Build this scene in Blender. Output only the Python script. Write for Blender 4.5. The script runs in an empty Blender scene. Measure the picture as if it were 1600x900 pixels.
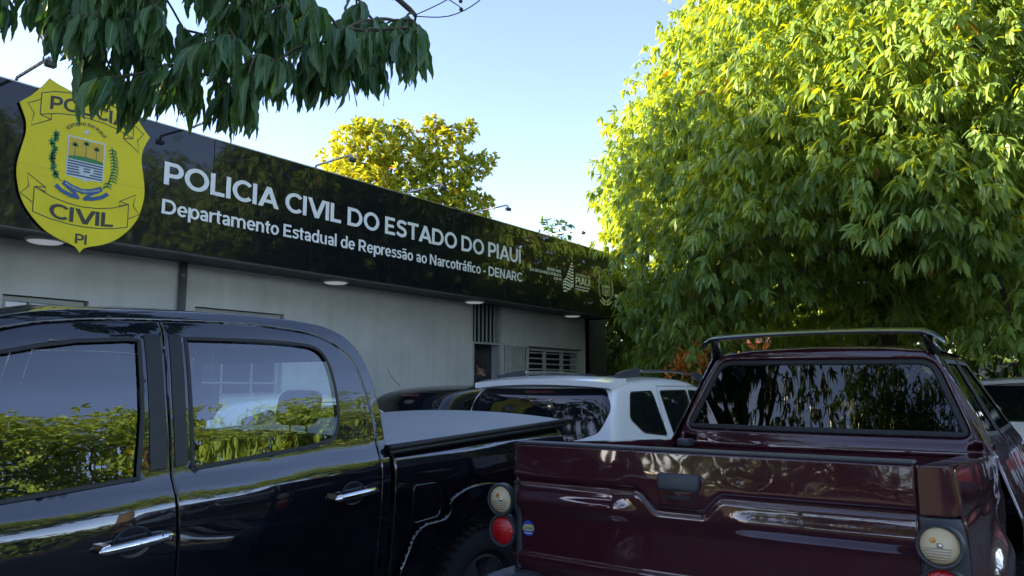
import bpy, bmesh, math, random
import numpy as np
from mathutils import Vector, Matrix
from mathutils.bvhtree import BVHTree
from mathutils.geometry import delaunay_2d_cdt
R = math.radians
random.seed(7); rng = np.random.default_rng(7)
SC = bpy.context.scene; COL = SC.collection
# The world's Y axis runs along the police building's front (away from the viewer),
# X runs from the building towards the street; the viewer stands at the origin.
# ---------------------------------------------------------------- camera
cd = bpy.data.cameras.new("camera"); cam = bpy.data.objects.new("camera", cd); COL.objects.link(cam)
cd.lens = 27.0; cd.sensor_width = 36.0; cd.clip_start = 0.05; cd.clip_end = 3000
cam.location = (0, 0, 1.5); cam.rotation_euler = (R(90 + 7.266), 0, R(35.629)); SC.camera = cam
# ---------------------------------------------------------------- sky and sun
SUN_EL = 18.0; SUN_DIR = Vector((-0.82, -0.57, 0)).normalized()
w = bpy.data.worlds.new("World"); SC.world = w; w.use_nodes = True
wn = w.node_tree; bgn = wn.nodes['Background']
sky = wn.nodes.new('ShaderNodeTexSky'); sky.sky_type = 'NISHITA'; sky.sun_disc = False
sky.sun_elevation = R(SUN_EL); sky.sun_rotation = math.atan2(SUN_DIR.x, SUN_DIR.y)
sky.altitude = 50; sky.air_density = 0.6; sky.dust_density = 0.2; sky.ozone_density = 1.6
skm = wn.nodes.new('ShaderNodeMixRGB'); skm.blend_type = 'MULTIPLY'; skm.inputs[0].default_value = 1; skm.inputs[2].default_value = (.98,.81,.765,1)
wn.links.new(sky.outputs[0], skm.inputs[1]); wn.links.new(skm.outputs[0], bgn.inputs[0]); bgn.inputs[1].default_value = 0.15
sd = bpy.data.lights.new("sun", 'SUN'); sun = bpy.data.objects.new("sun", sd); COL.objects.link(sun)
sd.energy = 5.0; sd.angle = R(0.5); sd.color = (1.0, 0.82, 0.46)
sun.location = (-10, -20, 15)
sv = SUN_DIR * math.cos(R(SUN_EL)) + Vector((0, 0, math.sin(R(SUN_EL))))
sun.rotation_euler = sv.to_track_quat('Z', 'Y').to_euler()
SC.view_settings.view_transform = 'Standard'; SC.view_settings.look = 'None'
SC.view_settings.exposure = 2.5; SC.view_settings.gamma = 1.0
SC.cycles.max_bounces = 9; SC.cycles.transparent_max_bounces = 24

# ================================================================ materials
def mat(name, base=(.5,.5,.5), rough=.5, metal=0, spec=.5, coat=0, coat_r=.03, noise=None, nscale=4, bump=0, bscale=60, emit=None):
    m = bpy.data.materials.new(name); m.use_nodes = True; nt = m.node_tree; b = nt.nodes['Principled BSDF']
    b.inputs['Base Color'].default_value = (*base, 1); b.inputs['Roughness'].default_value = rough
    b.inputs['Metallic'].default_value = metal; b.inputs['Specular IOR Level'].default_value = spec
    b.inputs['Coat Weight'].default_value = coat; b.inputs['Coat Roughness'].default_value = coat_r
    tc = nt.nodes.new('ShaderNodeTexCoord')
    if noise:
        n = nt.nodes.new('ShaderNodeTexNoise'); n.inputs['Scale'].default_value = nscale; n.inputs['Detail'].default_value = 8; n.inputs['Roughness'].default_value = .65
        r = nt.nodes.new('ShaderNodeValToRGB'); r.color_ramp.elements[0].position = .3; r.color_ramp.elements[1].position = .72
        r.color_ramp.elements[0].color = (*noise, 1); r.color_ramp.elements[1].color = (*base, 1)
        nt.links.new(tc.outputs['Object'], n.inputs[0]); nt.links.new(n.outputs[0], r.inputs[0]); nt.links.new(r.outputs[0], b.inputs['Base Color'])
    if bump:
        n2 = nt.nodes.new('ShaderNodeTexNoise'); n2.inputs['Scale'].default_value = bscale; n2.inputs['Detail'].default_value = 3
        bp = nt.nodes.new('ShaderNodeBump'); bp.inputs['Strength'].default_value = bump; bp.inputs['Distance'].default_value = .01
        nt.links.new(tc.outputs['Object'], n2.inputs[0]); nt.links.new(n2.outputs[0], bp.inputs['Height'])
        nt.links.new(bp.outputs[0], b.inputs['Normal']); 
        if coat: nt.links.new(bp.outputs[0], b.inputs['Coat Normal'])
    return m
def paint_mat(name, base, dust=.06, rough=.3, metal=.0, wav=.02, coat_r=.02, wscale=3.0, dustcol=(.25,.22,.19)):
    """clear-coated car paint with faint long waves in the sheet metal and dust"""
    m = mat(name, base, rough, metal, spec=.06 if sum(base) < .3 else .4, coat=1.0, coat_r=coat_r); nt = m.node_tree; b = nt.nodes['Principled BSDF']
    tc = nt.nodes.new('ShaderNodeTexCoord')
    n = nt.nodes.new('ShaderNodeTexNoise'); n.inputs['Scale'].default_value = wscale; n.inputs['Detail'].default_value = 1.5
    bp = nt.nodes.new('ShaderNodeBump'); bp.inputs['Strength'].default_value = 1; bp.inputs['Distance'].default_value = wav
    nt.links.new(tc.outputs['Object'], n.inputs[0]); nt.links.new(n.outputs[0], bp.inputs['Height'])
    nt.links.new(bp.outputs[0], b.inputs['Normal']); nt.links.new(bp.outputs[0], b.inputs['Coat Normal'])
    n2 = nt.nodes.new('ShaderNodeTexNoise'); n2.inputs['Scale'].default_value = 9; n2.inputs['Detail'].default_value = 9; n2.inputs['Roughness'].default_value = .7
    r = nt.nodes.new('ShaderNodeMapRange'); r.inputs[1].default_value = .45; r.inputs[2].default_value = .8; r.inputs[3].default_value = 0; r.inputs[4].default_value = dust
    mx = nt.nodes.new('ShaderNodeMixRGB'); mx.inputs[1].default_value = (*base, 1); mx.inputs[2].default_value = (*dustcol, 1)
    nt.links.new(tc.outputs['Object'], n2.inputs[0]); nt.links.new(n2.outputs[0], r.inputs[0]); nt.links.new(r.outputs[0], mx.inputs[0]); nt.links.new(mx.outputs[0], b.inputs['Base Color'])
    return m
def glass_mat(name, tint=(.5,.55,.5), ior=1.75, rough=0.0, wav=.0, film=0.0):
    m = bpy.data.materials.new(name); m.use_nodes = True; nt = m.node_tree; nt.nodes.clear()
    out = nt.nodes.new('ShaderNodeOutputMaterial'); mx = nt.nodes.new('ShaderNodeMixShader'); tr = nt.nodes.new('ShaderNodeBsdfTransparent'); gl = nt.nodes.new('ShaderNodeBsdfGlossy'); fr = nt.nodes.new('ShaderNodeFresnel')
    tr.inputs[0].default_value = (*tint, 1); gl.inputs['Roughness'].default_value = rough; fr.inputs[0].default_value = ior
    if film:
        df = nt.nodes.new('ShaderNodeBsdfDiffuse'); df.inputs[0].default_value = (.02,.022,.025,1); m2 = nt.nodes.new('ShaderNodeMixShader'); m2.inputs[0].default_value = film
        nt.links.new(tr.outputs[0], m2.inputs[1]); nt.links.new(df.outputs[0], m2.inputs[2]); nt.links.new(m2.outputs[0], mx.inputs[1])
    else: nt.links.new(tr.outputs[0], mx.inputs[1])
    nt.links.new(gl.outputs[0], mx.inputs[2]); nt.links.new(fr.outputs[0], mx.inputs[0]); nt.links.new(mx.outputs[0], out.inputs[0])
    if wav:
        tc = nt.nodes.new('ShaderNodeTexCoord'); n = nt.nodes.new('ShaderNodeTexNoise'); n.inputs['Scale'].default_value = 5; n.inputs['Detail'].default_value = 1
        bp = nt.nodes.new('ShaderNodeBump'); bp.inputs['Strength'].default_value = 1; bp.inputs['Distance'].default_value = wav
        nt.links.new(tc.outputs['Object'], n.inputs[0]); nt.links.new(n.outputs[0], bp.inputs['Height']); nt.links.new(bp.outputs[0], gl.inputs['Normal'])
    return m
def leaf_mat(name, dark, light, back, trans=.35, vein=False, gloss=.35, old=None):
    m = bpy.data.materials.new(name); m.use_nodes = True; nt = m.node_tree; b = nt.nodes['Principled BSDF']; out = nt.nodes['Material Output']
    at = nt.nodes.new('ShaderNodeAttribute'); at.attribute_name = 'tint'
    cr = nt.nodes.new('ShaderNodeValToRGB'); cr.color_ramp.elements[0].color = (*dark, 1); cr.color_ramp.elements[1].color = (*light, 1)
    if old:
        cr.color_ramp.elements[1].position = .95; e_ = cr.color_ramp.elements.new(.985); e_.color = (*old, 1)
    src = at.outputs['Fac']
    if vein:
        oi = nt.nodes.new('ShaderNodeObjectInfo'); ad = nt.nodes.new('ShaderNodeMath'); ad.operation = 'ADD'
        mu = nt.nodes.new('ShaderNodeMath'); mu.operation = 'MULTIPLY'; mu.inputs[1].default_value = .75
        nt.links.new(oi.outputs['Random'], mu.inputs[0]); nt.links.new(mu.outputs[0], ad.inputs[0]); nt.links.new(at.outputs['Fac'], ad.inputs[1]); src = ad.outputs[0]
    nt.links.new(src, cr.inputs[0]); colout = cr.outputs[0]
    if vein:
        uv = nt.nodes.new('ShaderNodeUVMap'); sp = nt.nodes.new('ShaderNodeSeparateXYZ'); nt.links.new(uv.outputs[0], sp.inputs[0])
        ab = nt.nodes.new('ShaderNodeMath'); ab.operation = 'ABSOLUTE'; nt.links.new(sp.outputs['Y'], ab.inputs[0])
        # side veins: bands of u - .12*|v|
        k = nt.nodes.new('ShaderNodeMath'); k.operation = 'MULTIPLY_ADD'; k.inputs[1].default_value = -.07; nt.links.new(ab.outputs[0], k.inputs[0]); nt.links.new(sp.outputs['X'], k.inputs[2])
        s = nt.nodes.new('ShaderNodeMath'); s.operation = 'MULTIPLY'; s.inputs[1].default_value = 110; nt.links.new(k.outputs[0], s.inputs[0])
        si = nt.nodes.new('ShaderNodeMath'); si.operation = 'SINE'; nt.links.new(s.outputs[0], si.inputs[0])
        g = nt.nodes.new('ShaderNodeMapRange'); g.inputs[1].default_value = .8; g.inputs[2].default_value = 1.0; g.inputs[3].default_value = 0; g.inputs[4].default_value = .38; nt.links.new(si.outputs[0], g.inputs[0])
        mr = nt.nodes.new('ShaderNodeMapRange'); mr.inputs[1].default_value = .10; mr.inputs[2].default_value = .04; mr.inputs[3].default_value = 0; mr.inputs[4].default_value = .85; nt.links.new(ab.outputs[0], mr.inputs[0])
        mxm = nt.nodes.new('ShaderNodeMath'); mxm.operation = 'MAXIMUM'; nt.links.new(g.outputs[0], mxm.inputs[0]); nt.links.new(mr.outputs[0], mxm.inputs[1])
        mx = nt.nodes.new('ShaderNodeMixRGB'); mx.inputs[2].default_value = (*[min(1, c*2.1+.02) for c in light], 1); nt.links.new(mxm.outputs[0], mx.inputs[0]); nt.links.new(colout, mx.inputs[1]); colout = mx.outputs[0]
    nt.links.new(colout, b.inputs['Base Color']); b.inputs['Roughness'].default_value = gloss; b.inputs['Specular IOR Level'].default_value = .5
    tl = nt.nodes.new('ShaderNodeBsdfTranslucent'); mt = nt.nodes.new('ShaderNodeMixRGB'); mt.blend_type = 'MULTIPLY'; mt.inputs[0].default_value = 1; mt.inputs[2].default_value = (*back, 1)
    nt.links.new(colout, mt.inputs[1]); nt.links.new(mt.outputs[0], tl.inputs[0])
    ms = nt.nodes.new('ShaderNodeMixShader'); ms.inputs[0].default_value = trans
    nt.links.new(b.outputs[0], ms.inputs[1]); nt.links.new(tl.outputs[0], ms.inputs[2]); nt.links.new(ms.outputs[0], out.inputs[0])
    return m
M = {}
M['asphalt'] = mat('worn_concrete_ground', (.125,.12,.115), 1.0, spec=.05, noise=(.08,.077,.073), nscale=3, bump=.5, bscale=160)
M['pavement'] = mat('pavement', (.30,.28,.25), .85, noise=(.2,.19,.17), nscale=2, bump=.3)
M['wall'] = mat('wall_paint', (.66,.66,.63), .8, spec=.25, noise=(.50,.505,.485), nscale=1.1, bump=.15, bscale=30)
_nt = M['wall'].node_tree; _b = _nt.nodes['Principled BSDF']; _tc = _nt.nodes.new('ShaderNodeTexCoord'); _mp = _nt.nodes.new('ShaderNodeMapping'); _mp.inputs['Scale'].default_value = (3, 3.2, .22)
_n = _nt.nodes.new('ShaderNodeTexNoise'); _n.inputs['Scale'].default_value = 2.2; _n.inputs['Detail'].default_value = 6; _r = _nt.nodes.new('ShaderNodeMapRange'); _r.inputs[1].default_value = .48; _r.inputs[2].default_value = .75; _r.inputs[3].default_value = 1.0; _r.inputs[4].default_value = .90
_m = _nt.nodes.new('ShaderNodeMixRGB'); _m.blend_type = 'MULTIPLY'; _m.inputs[0].default_value = 1; _src = _b.inputs['Base Color'].links[0].from_socket
_nt.links.new(_tc.outputs['Object'], _mp.inputs[0]); _nt.links.new(_mp.outputs[0], _n.inputs[0]); _nt.links.new(_n.outputs[0], _r.inputs[0]); _nt.links.new(_src, _m.inputs[1]); _nt.links.new(_r.outputs[0], _m.inputs[2]); _nt.links.new(_m.outputs[0], _b.inputs['Base Color'])
M['wall_dark'] = mat('dark_wall_paint', (.055,.062,.066), .7, noise=(.04,.046,.05), nscale=2, bump=.15, bscale=40)  # dark grey wall, with the shadow of the recess put into the colour
M['soffit'] = mat('soffit_board', (.085,.09,.092), .7, noise=(.065,.07,.072), nscale=3)
M['roofing'] = mat('roof_concrete', (.25,.24,.22), .9, noise=(.15,.14,.13), nscale=1)
M['panel'] = paint_mat('gloss_black_panel', (.0045,.0065,.011), dust=.02, rough=.3, wav=.006, coat_r=.03, wscale=1.2)
M['panel'].node_tree.nodes['Principled BSDF'].inputs['Coat IOR'].default_value = 1.37
M['edge_metal'] = mat('aluminium', (.5,.5,.5), .4, .9)
M['letter'] = mat('white_vinyl', (.92,.93,.92), .5, spec=.3)
M['yellow'] = mat('yellow_vinyl', (.90,.76,.02), .45, spec=.3, noise=(.82,.68,.015), nscale=3)
M['ink'] = mat('black_ink', (.02,.02,.016), .4)
M['crest_green'] = mat('crest_green', (.02,.22,.05), .4)
M['crest_blue'] = mat('crest_blue', (.012,.09,.26), .4)
M['crest_navy'] = mat('crest_navy', (.02,.07,.20), .4)
M['crest_white'] = mat('crest_white', (.62,.68,.68), .4)
M['crest_gold'] = mat('crest_gold', (.70,.46,.01), .4)
M['white_metal'] = mat('white_painted_steel', (.5,.51,.48), .5, noise=(.38,.38,.35), nscale=9)
M['galv'] = mat('galvanised_steel', (.42,.42,.41), .45, .6, noise=(.3,.3,.3), nscale=14)
M['lamp_housing'] = mat('lamp_housing', (.045,.045,.05), .4)
M['lamp_glass'] = mat('lamp_glass', (.5,.52,.54), .15)
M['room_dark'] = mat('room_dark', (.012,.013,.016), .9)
M['pane_dark'] = mat('window_pane', (.012,.016,.024), .06, spec=.8)
M['door_wall'] = mat('inner_wall_paint', (.26,.28,.29), .8)
M['pipe'] = mat('drain_pipe', (.12,.13,.135), .5)
M['black_paint'] = paint_mat('black_car_paint', (.0035,.0045,.0085), dust=.012, rough=.35, wav=.0035, wscale=2.2)
M['black_paint'].node_tree.nodes['Principled BSDF'].inputs['Coat IOR'].default_value = 1.88
M['maroon_paint'] = paint_mat('maroon_car_paint', (.046,.008,.014), dust=.025, rough=.35, metal=0, wav=.005, wscale=4.5, coat_r=.03)
M['maroon_paint'].node_tree.nodes['Principled BSDF'].inputs['Coat IOR'].default_value = 1.7
M['white_paint'] = paint_mat('white_car_paint', (.88,.88,.87), dust=.03, wav=.001)
M['red_paint'] = paint_mat('red_car_paint', (.45,.02,.015), dust=.05, wav=.001)
M['grey_paint'] = paint_mat('dark_blue_grey_car_paint', (.012,.014,.02), dust=.03, wav=.001)
M['trim'] = mat('black_trim_film', (.012,.014,.017), .5, noise=(.009,.011,.013), nscale=30, bump=.04, bscale=300)
M['rubber'] = mat('black_rubber', (.012,.012,.013), .55)
M['plastic'] = mat('grey_plastic', (.05,.056,.064), .45, noise=(.038,.042,.05), nscale=12, bump=.06, bscale=250)
M['chrome'] = mat('chrome', (.86,.86,.88), .07, 1.0)
M['tyre'] = mat('tyre_rubber', (.018,.018,.019), .8, bump=.2, bscale=80)
M['rim'] = mat('alloy_rim', (.4,.4,.42), .3, .9)
M['vinyl'] = mat('grey_tonneau_vinyl', (.27,.285,.295), .5, noise=(.24,.255,.265), nscale=2.5, bump=.08, bscale=500)
M['seat'] = mat('seat_fabric', (.018,.019,.022), .8, bump=.3, bscale=200)
M['cabin'] = mat('cabin_trim', (.022,.023,.026), .7)
M['liner'] = mat('roof_lining', (.16,.16,.15), .9)
M['glass'] = glass_mat('side_window_glass', (.86,.94,.92), ior=2.4)
M['glass_rear'] = glass_mat('dark_film_glass', (.035,.04,.05), ior=1.62, wav=.001)
M['glass_dark'] = mat('tinted_glass', (.006,.008,.011), .03, spec=.75)
M['lens_glass'] = glass_mat('ribbed_clear_lens', (.97,.95,.90), ior=1.35, rough=.05, wav=.012)
M['reflector'] = mat('lamp_reflector', (.95,.88,.68), .45, 0, noise=(.85,.74,.50), nscale=30)
M['lens_clear'] = mat('clear_lens', (.62,.57,.43), .12, coat=1, noise=(.42,.36,.24), nscale=28, bump=.5, bscale=90)
M['lens_red'] = mat('red_lens', (.62,.006,.012), .15, coat=1, noise=(.42,.004,.01), nscale=30, bump=.35, bscale=110)
M['lens_amber'] = mat('amber_bulb', (.75,.30,.02), .3)
M['sticker_blue'] = mat('blue_sticker', (.012,.07,.42), .35)
M['sticker_yellow'] = mat('yellow_ink', (.65,.62,.08), .4)
M['bark'] = mat('bark', (.10,.08,.06), .95, noise=(.055,.042,.032), nscale=9, bump=1, bscale=25)
M['twig'] = mat('twig_bark', (.085,.075,.04), .8)
M['mango_near'] = leaf_mat('mango_leaf_close', (.045,.10,.05), (.105,.20,.07), (1.5,1.9,.5), .30, vein=True, gloss=.38, old=(.20,.09,.02))
M['mango'] = leaf_mat('mango_leaf', (.12,.235,.095), (.28,.42,.09), (2.2,1.55,.15), .44, gloss=.45, old=(.30,.17,.02))
M['mango_dark'] = leaf_mat('shade_leaf', (.04,.08,.018), (.10,.16,.03), (1.4,1.6,.4), .3)
M['almond'] = leaf_mat('broad_leaf', (.15,.24,.04), (.36,.42,.05), (2.2,1.6,.25), .42, gloss=.5, old=(.40,.18,.02))
M['skin'] = mat('skin', (.30,.16,.105), .55); M['hair'] = mat('short_hair', (.03,.022,.018), .8)
M['shirt'] = mat('dark_shirt', (.012,.016,.028), .85); M['trousers'] = mat('dark_trousers', (.02,.022,.03), .85)
M['ochre'] = mat('ochre_wall', (.62,.26,.06), .85, noise=(.5,.2,.05), nscale=1.5)
M['cream'] = mat('cream_wall', (.55,.50,.40), .85, noise=(.42,.38,.3), nscale=1.5)
M['orange_leaf'] = leaf_mat('orange_leaf', (.80,.28,.05), (.95,.50,.12), (1.3,1.0,.5), .35)
M['terracotta'] = mat('clay_tile', (.32,.12,.06), .85, noise=(.2,.08,.05), nscale=6)
M['fruit'] = mat('young_fruit', (.02,.03,.02), .5)

# ================================================================ object helpers
def link(o, parent=None):
    COL.objects.link(o)
    if parent is not None: o.parent = parent
    return o
def origin(parent):
    v = Vector((0,0,0))
    while parent is not None: v += parent.location; parent = parent.parent
    return v
def mesh_obj(name, verts, faces, m, parent=None, smooth=False, normals=None, loc=None):
    """verts in world coordinates; the object sits at its parent's origin"""
    me = bpy.data.meshes.new(name); o0 = origin(parent)
    base = Vector(loc) if loc is not None else Vector((0,0,0))
    off = o0 + base
    me.from_pydata([(v[0]-off.x, v[1]-off.y, v[2]-off.z) for v in verts], [], faces); me.update()
    if smooth: me.polygons.foreach_set('use_smooth', [True]*len(me.polygons))
    if normals is not None: me.normals_split_custom_set_from_vertices(normals)
    if isinstance(m, (list, tuple)):
        for k in m: me.materials.append(k)
    elif m: me.materials.append(m)
    o = bpy.data.objects.new(name, me); o.location = base; link(o, parent); return o
def empty(name, loc, label=None, cat=None, group=None):
    o = bpy.data.objects.new(name, None); o.location = loc; o.empty_display_size = .2; link(o); tag(o, label, cat, group); return o
def tag(o, label=None, cat=None, group=None, kind=None):
    if label: o['label'] = label
    if cat: o['category'] = cat
    if group: o['group'] = group
    if kind: o['kind'] = kind
    return o
class MB:
    def __init__(s): s.v = []; s.f = []
    def add(s, v, f):
        n = len(s.v); s.v += [tuple(p) for p in v]; s.f += [tuple(i+n for i in q) for q in f]
    def box(s, x0, x1, y0, y1, z0, z1, b=0.0):
        if b <= 0:
            s.add([(x0,y0,z0),(x1,y0,z0),(x1,y1,z0),(x0,y1,z0),(x0,y0,z1),(x1,y0,z1),(x1,y1,z1),(x0,y1,z1)], [(0,3,2,1),(4,5,6,7),(0,1,5,4),(1,2,6,5),(2,3,7,6),(3,0,4,7)]); return
        bm = bmesh.new(); bmesh.ops.create_cube(bm, size=1)
        for v in bm.verts: v.co = Vector((x0+(v.co.x+.5)*(x1-x0), y0+(v.co.y+.5)*(y1-y0), z0+(v.co.z+.5)*(z1-z0)))
        bmesh.ops.bevel(bm, geom=bm.edges[:], offset=b, segments=2, profile=.5, affect='EDGES'); s.bm(bm)
    def bm(s, bm):
        bm.verts.ensure_lookup_table(); bm.verts.index_update()
        s.add([v.co for v in bm.verts], [tuple(v.index for v in f.verts) for f in bm.faces]); bm.free()
    def tube(s, pts, rad, n=8, cap=True):
        pts = [Vector(p) for p in pts]; rad = rad if isinstance(rad, (list, tuple)) else [rad]*len(pts); base = len(s.v); up = None
        for i, p in enumerate(pts):
            d = (pts[min(i+1, len(pts)-1)] - pts[max(i-1, 0)]).normalized()
            if up is None: up = d.orthogonal().normalized()
            up = (up - d*up.dot(d)); up = up.normalized() if up.length > 1e-6 else d.orthogonal().normalized()
            sd_ = d.cross(up)
            for k in range(n):
                a = 2*math.pi*k/n; s.v.append(tuple(p + (up*math.cos(a) + sd_*math.sin(a))*rad[i]))
        for i in range(len(pts)-1):
            for k in range(n):
                a = base+i*n+k; b = base+i*n+(k+1)%n; s.f.append((a, b, b+n, a+n))
        if cap:
            s.f.append(tuple(base+k for k in reversed(range(n)))); s.f.append(tuple(base+(len(pts)-1)*n+k for k in range(n)))
    def lathe(s, c, ax, prof, n=32, closed=False):
        """prof = [(radius, along axis)]"""
        c = Vector(c); ax = Vector(ax).normalized(); u = ax.orthogonal().normalized(); v = ax.cross(u); base = len(s.v); m_ = len(prof)
        for r, t in prof:
            for k in range(n):
                a = 2*math.pi*k/n; s.v.append(tuple(c + ax*t + (u*math.cos(a)+v*math.sin(a))*r))
        for i in range(m_ - (0 if closed else 1)):
            j = (i+1) % m_
            for k in range(n):
                s.f.append((base+i*n+k, base+i*n+(k+1)%n, base+j*n+(k+1)%n, base+j*n+k))
    def prism(s, poly, fn, d0, d1):
        """poly in 2D; fn(a,b,d) -> point"""
        n = len(poly); base = len(s.v)
        for d in (d0, d1):
            for a, b in poly: s.v.append(tuple(fn(a, b, d)))
        s.f.append(tuple(base+i for i in range(n))[::-1]); s.f.append(tuple(base+n+i for i in range(n)))
        for i in range(n): s.f.append((base+i, base+(i+1)%n, base+n+(i+1)%n, base+n+i))
    def build(s, name, m, parent=None, smooth=False, loc=None, autos=None):
        o = mesh_obj(name, s.v, s.f, m, parent, smooth, loc=loc)
        bm = bmesh.new(); bm.from_mesh(o.data); bmesh.ops.recalc_face_normals(bm, faces=bm.faces[:])
        if autos:
            for e_ in bm.edges:
                if len(e_.link_faces) == 2 and e_.calc_face_angle(0) > R(autos): e_.smooth = False
            for f_ in bm.faces: f_.smooth = True
        bm.to_mesh(o.data); bm.free(); return o
def box(name, m, parent, *a, b=0.0, loc=None):
    k = MB(); k.box(*a, b=b); return k.build(name, m, parent, autos=35 if b else None, loc=loc)
def catmull(pts, n=6, closed=False):
    P = [np.array(p, float) for p in pts]; out = []; L = len(P)
    for i in range(L if closed else L-1):
        p0 = P[i-1] if (closed or i > 0) else P[i]; p1 = P[i]; p2 = P[(i+1) % L]; p3 = P[(i+2) % L] if (closed or i+2 < L) else P[i+1]
        for k in range(n):
            t = k/n; out.append(tuple(.5*((2*p1)+(-p0+p2)*t+(2*p0-5*p1+4*p2-p3)*t*t+(-p0+3*p1-3*p2+p3)*t**3)))
    if not closed: out.append(tuple(P[-1]))
    return out
def rounded(pts, r, n=5):
    """round the corners of a 2D polygon; r = one radius or one per corner"""
    out = []; L = len(pts)
    for i in range(L):
        p = Vector(pts[i]); a = Vector(pts[i-1]); b = Vector(pts[(i+1) % L]); rr = r[i] if isinstance(r, (list, tuple)) else r
        if rr <= 0: out.append(tuple(p)); continue
        da = (a-p); db = (b-p); k = min(rr, da.length*.48, db.length*.48); q0 = p + da.normalized()*k; q1 = p + db.normalized()*k
        for j in range(n+1):
            t = j/n; out.append(tuple(q0*(1-t)**2 + p*2*t*(1-t) + q1*t*t))
    return out
def resample(poly, step):
    out = []; L = len(poly)
    for i in range(L):
        a = np.array(poly[i]); b = np.array(poly[(i+1) % L]); n = max(1, int(np.ceil(np.linalg.norm(b-a)/step)))
        if np.linalg.norm(b-a) < 1e-7: continue
        for k in range(n): out.append(a+(b-a)*k/n)
    return np.array(out)
def area(p): x, y = p[:,0], p[:,1]; return .5*np.sum(x*np.roll(y,-1)-y*np.roll(x,-1))
def inset(p, d):
    """move a closed loop to its left (inwards for ccw) by d"""
    t = np.roll(p,-1,0)-np.roll(p,1,0); t /= np.maximum(np.linalg.norm(t, axis=1), 1e-9)[:,None]
    return p + np.stack([-t[:,1], t[:,0]], 1)*d
def inside(p, poly):
    x, y = p[:,0][:,None], p[:,1][:,None]; x0, y0 = poly[:,0], poly[:,1]; x1, y1 = np.roll(x0,-1), np.roll(y0,-1)
    with np.errstate(divide='ignore', invalid='ignore'):
        c = ((y0 > y) != (y1 > y)) & (x < (x1-x0)*(y-y0)/(y1-y0)+x0)
    return c.sum(1) % 2 == 1
def dist_loops(p, loops):
    best = np.full(len(p), 1e9); vec = np.zeros((len(p), 2))
    for L in loops:
        a = L; b = np.roll(L,-1,0); ab = b-a; l2 = np.maximum((ab**2).sum(1), 1e-12)
        t = np.clip(((p[:,None]-a[None])*ab[None]).sum(2)/l2, 0, 1); q = a[None]+t[...,None]*ab[None]; dd = np.linalg.norm(p[:,None]-q, axis=2)
        i = dd.argmin(1); m_ = dd[np.arange(len(p)), i]; up = m_ < best
        best[up] = m_[up]; vec[up] = (q[np.arange(len(p)), i]-p)[up]
    return best, vec
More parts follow.
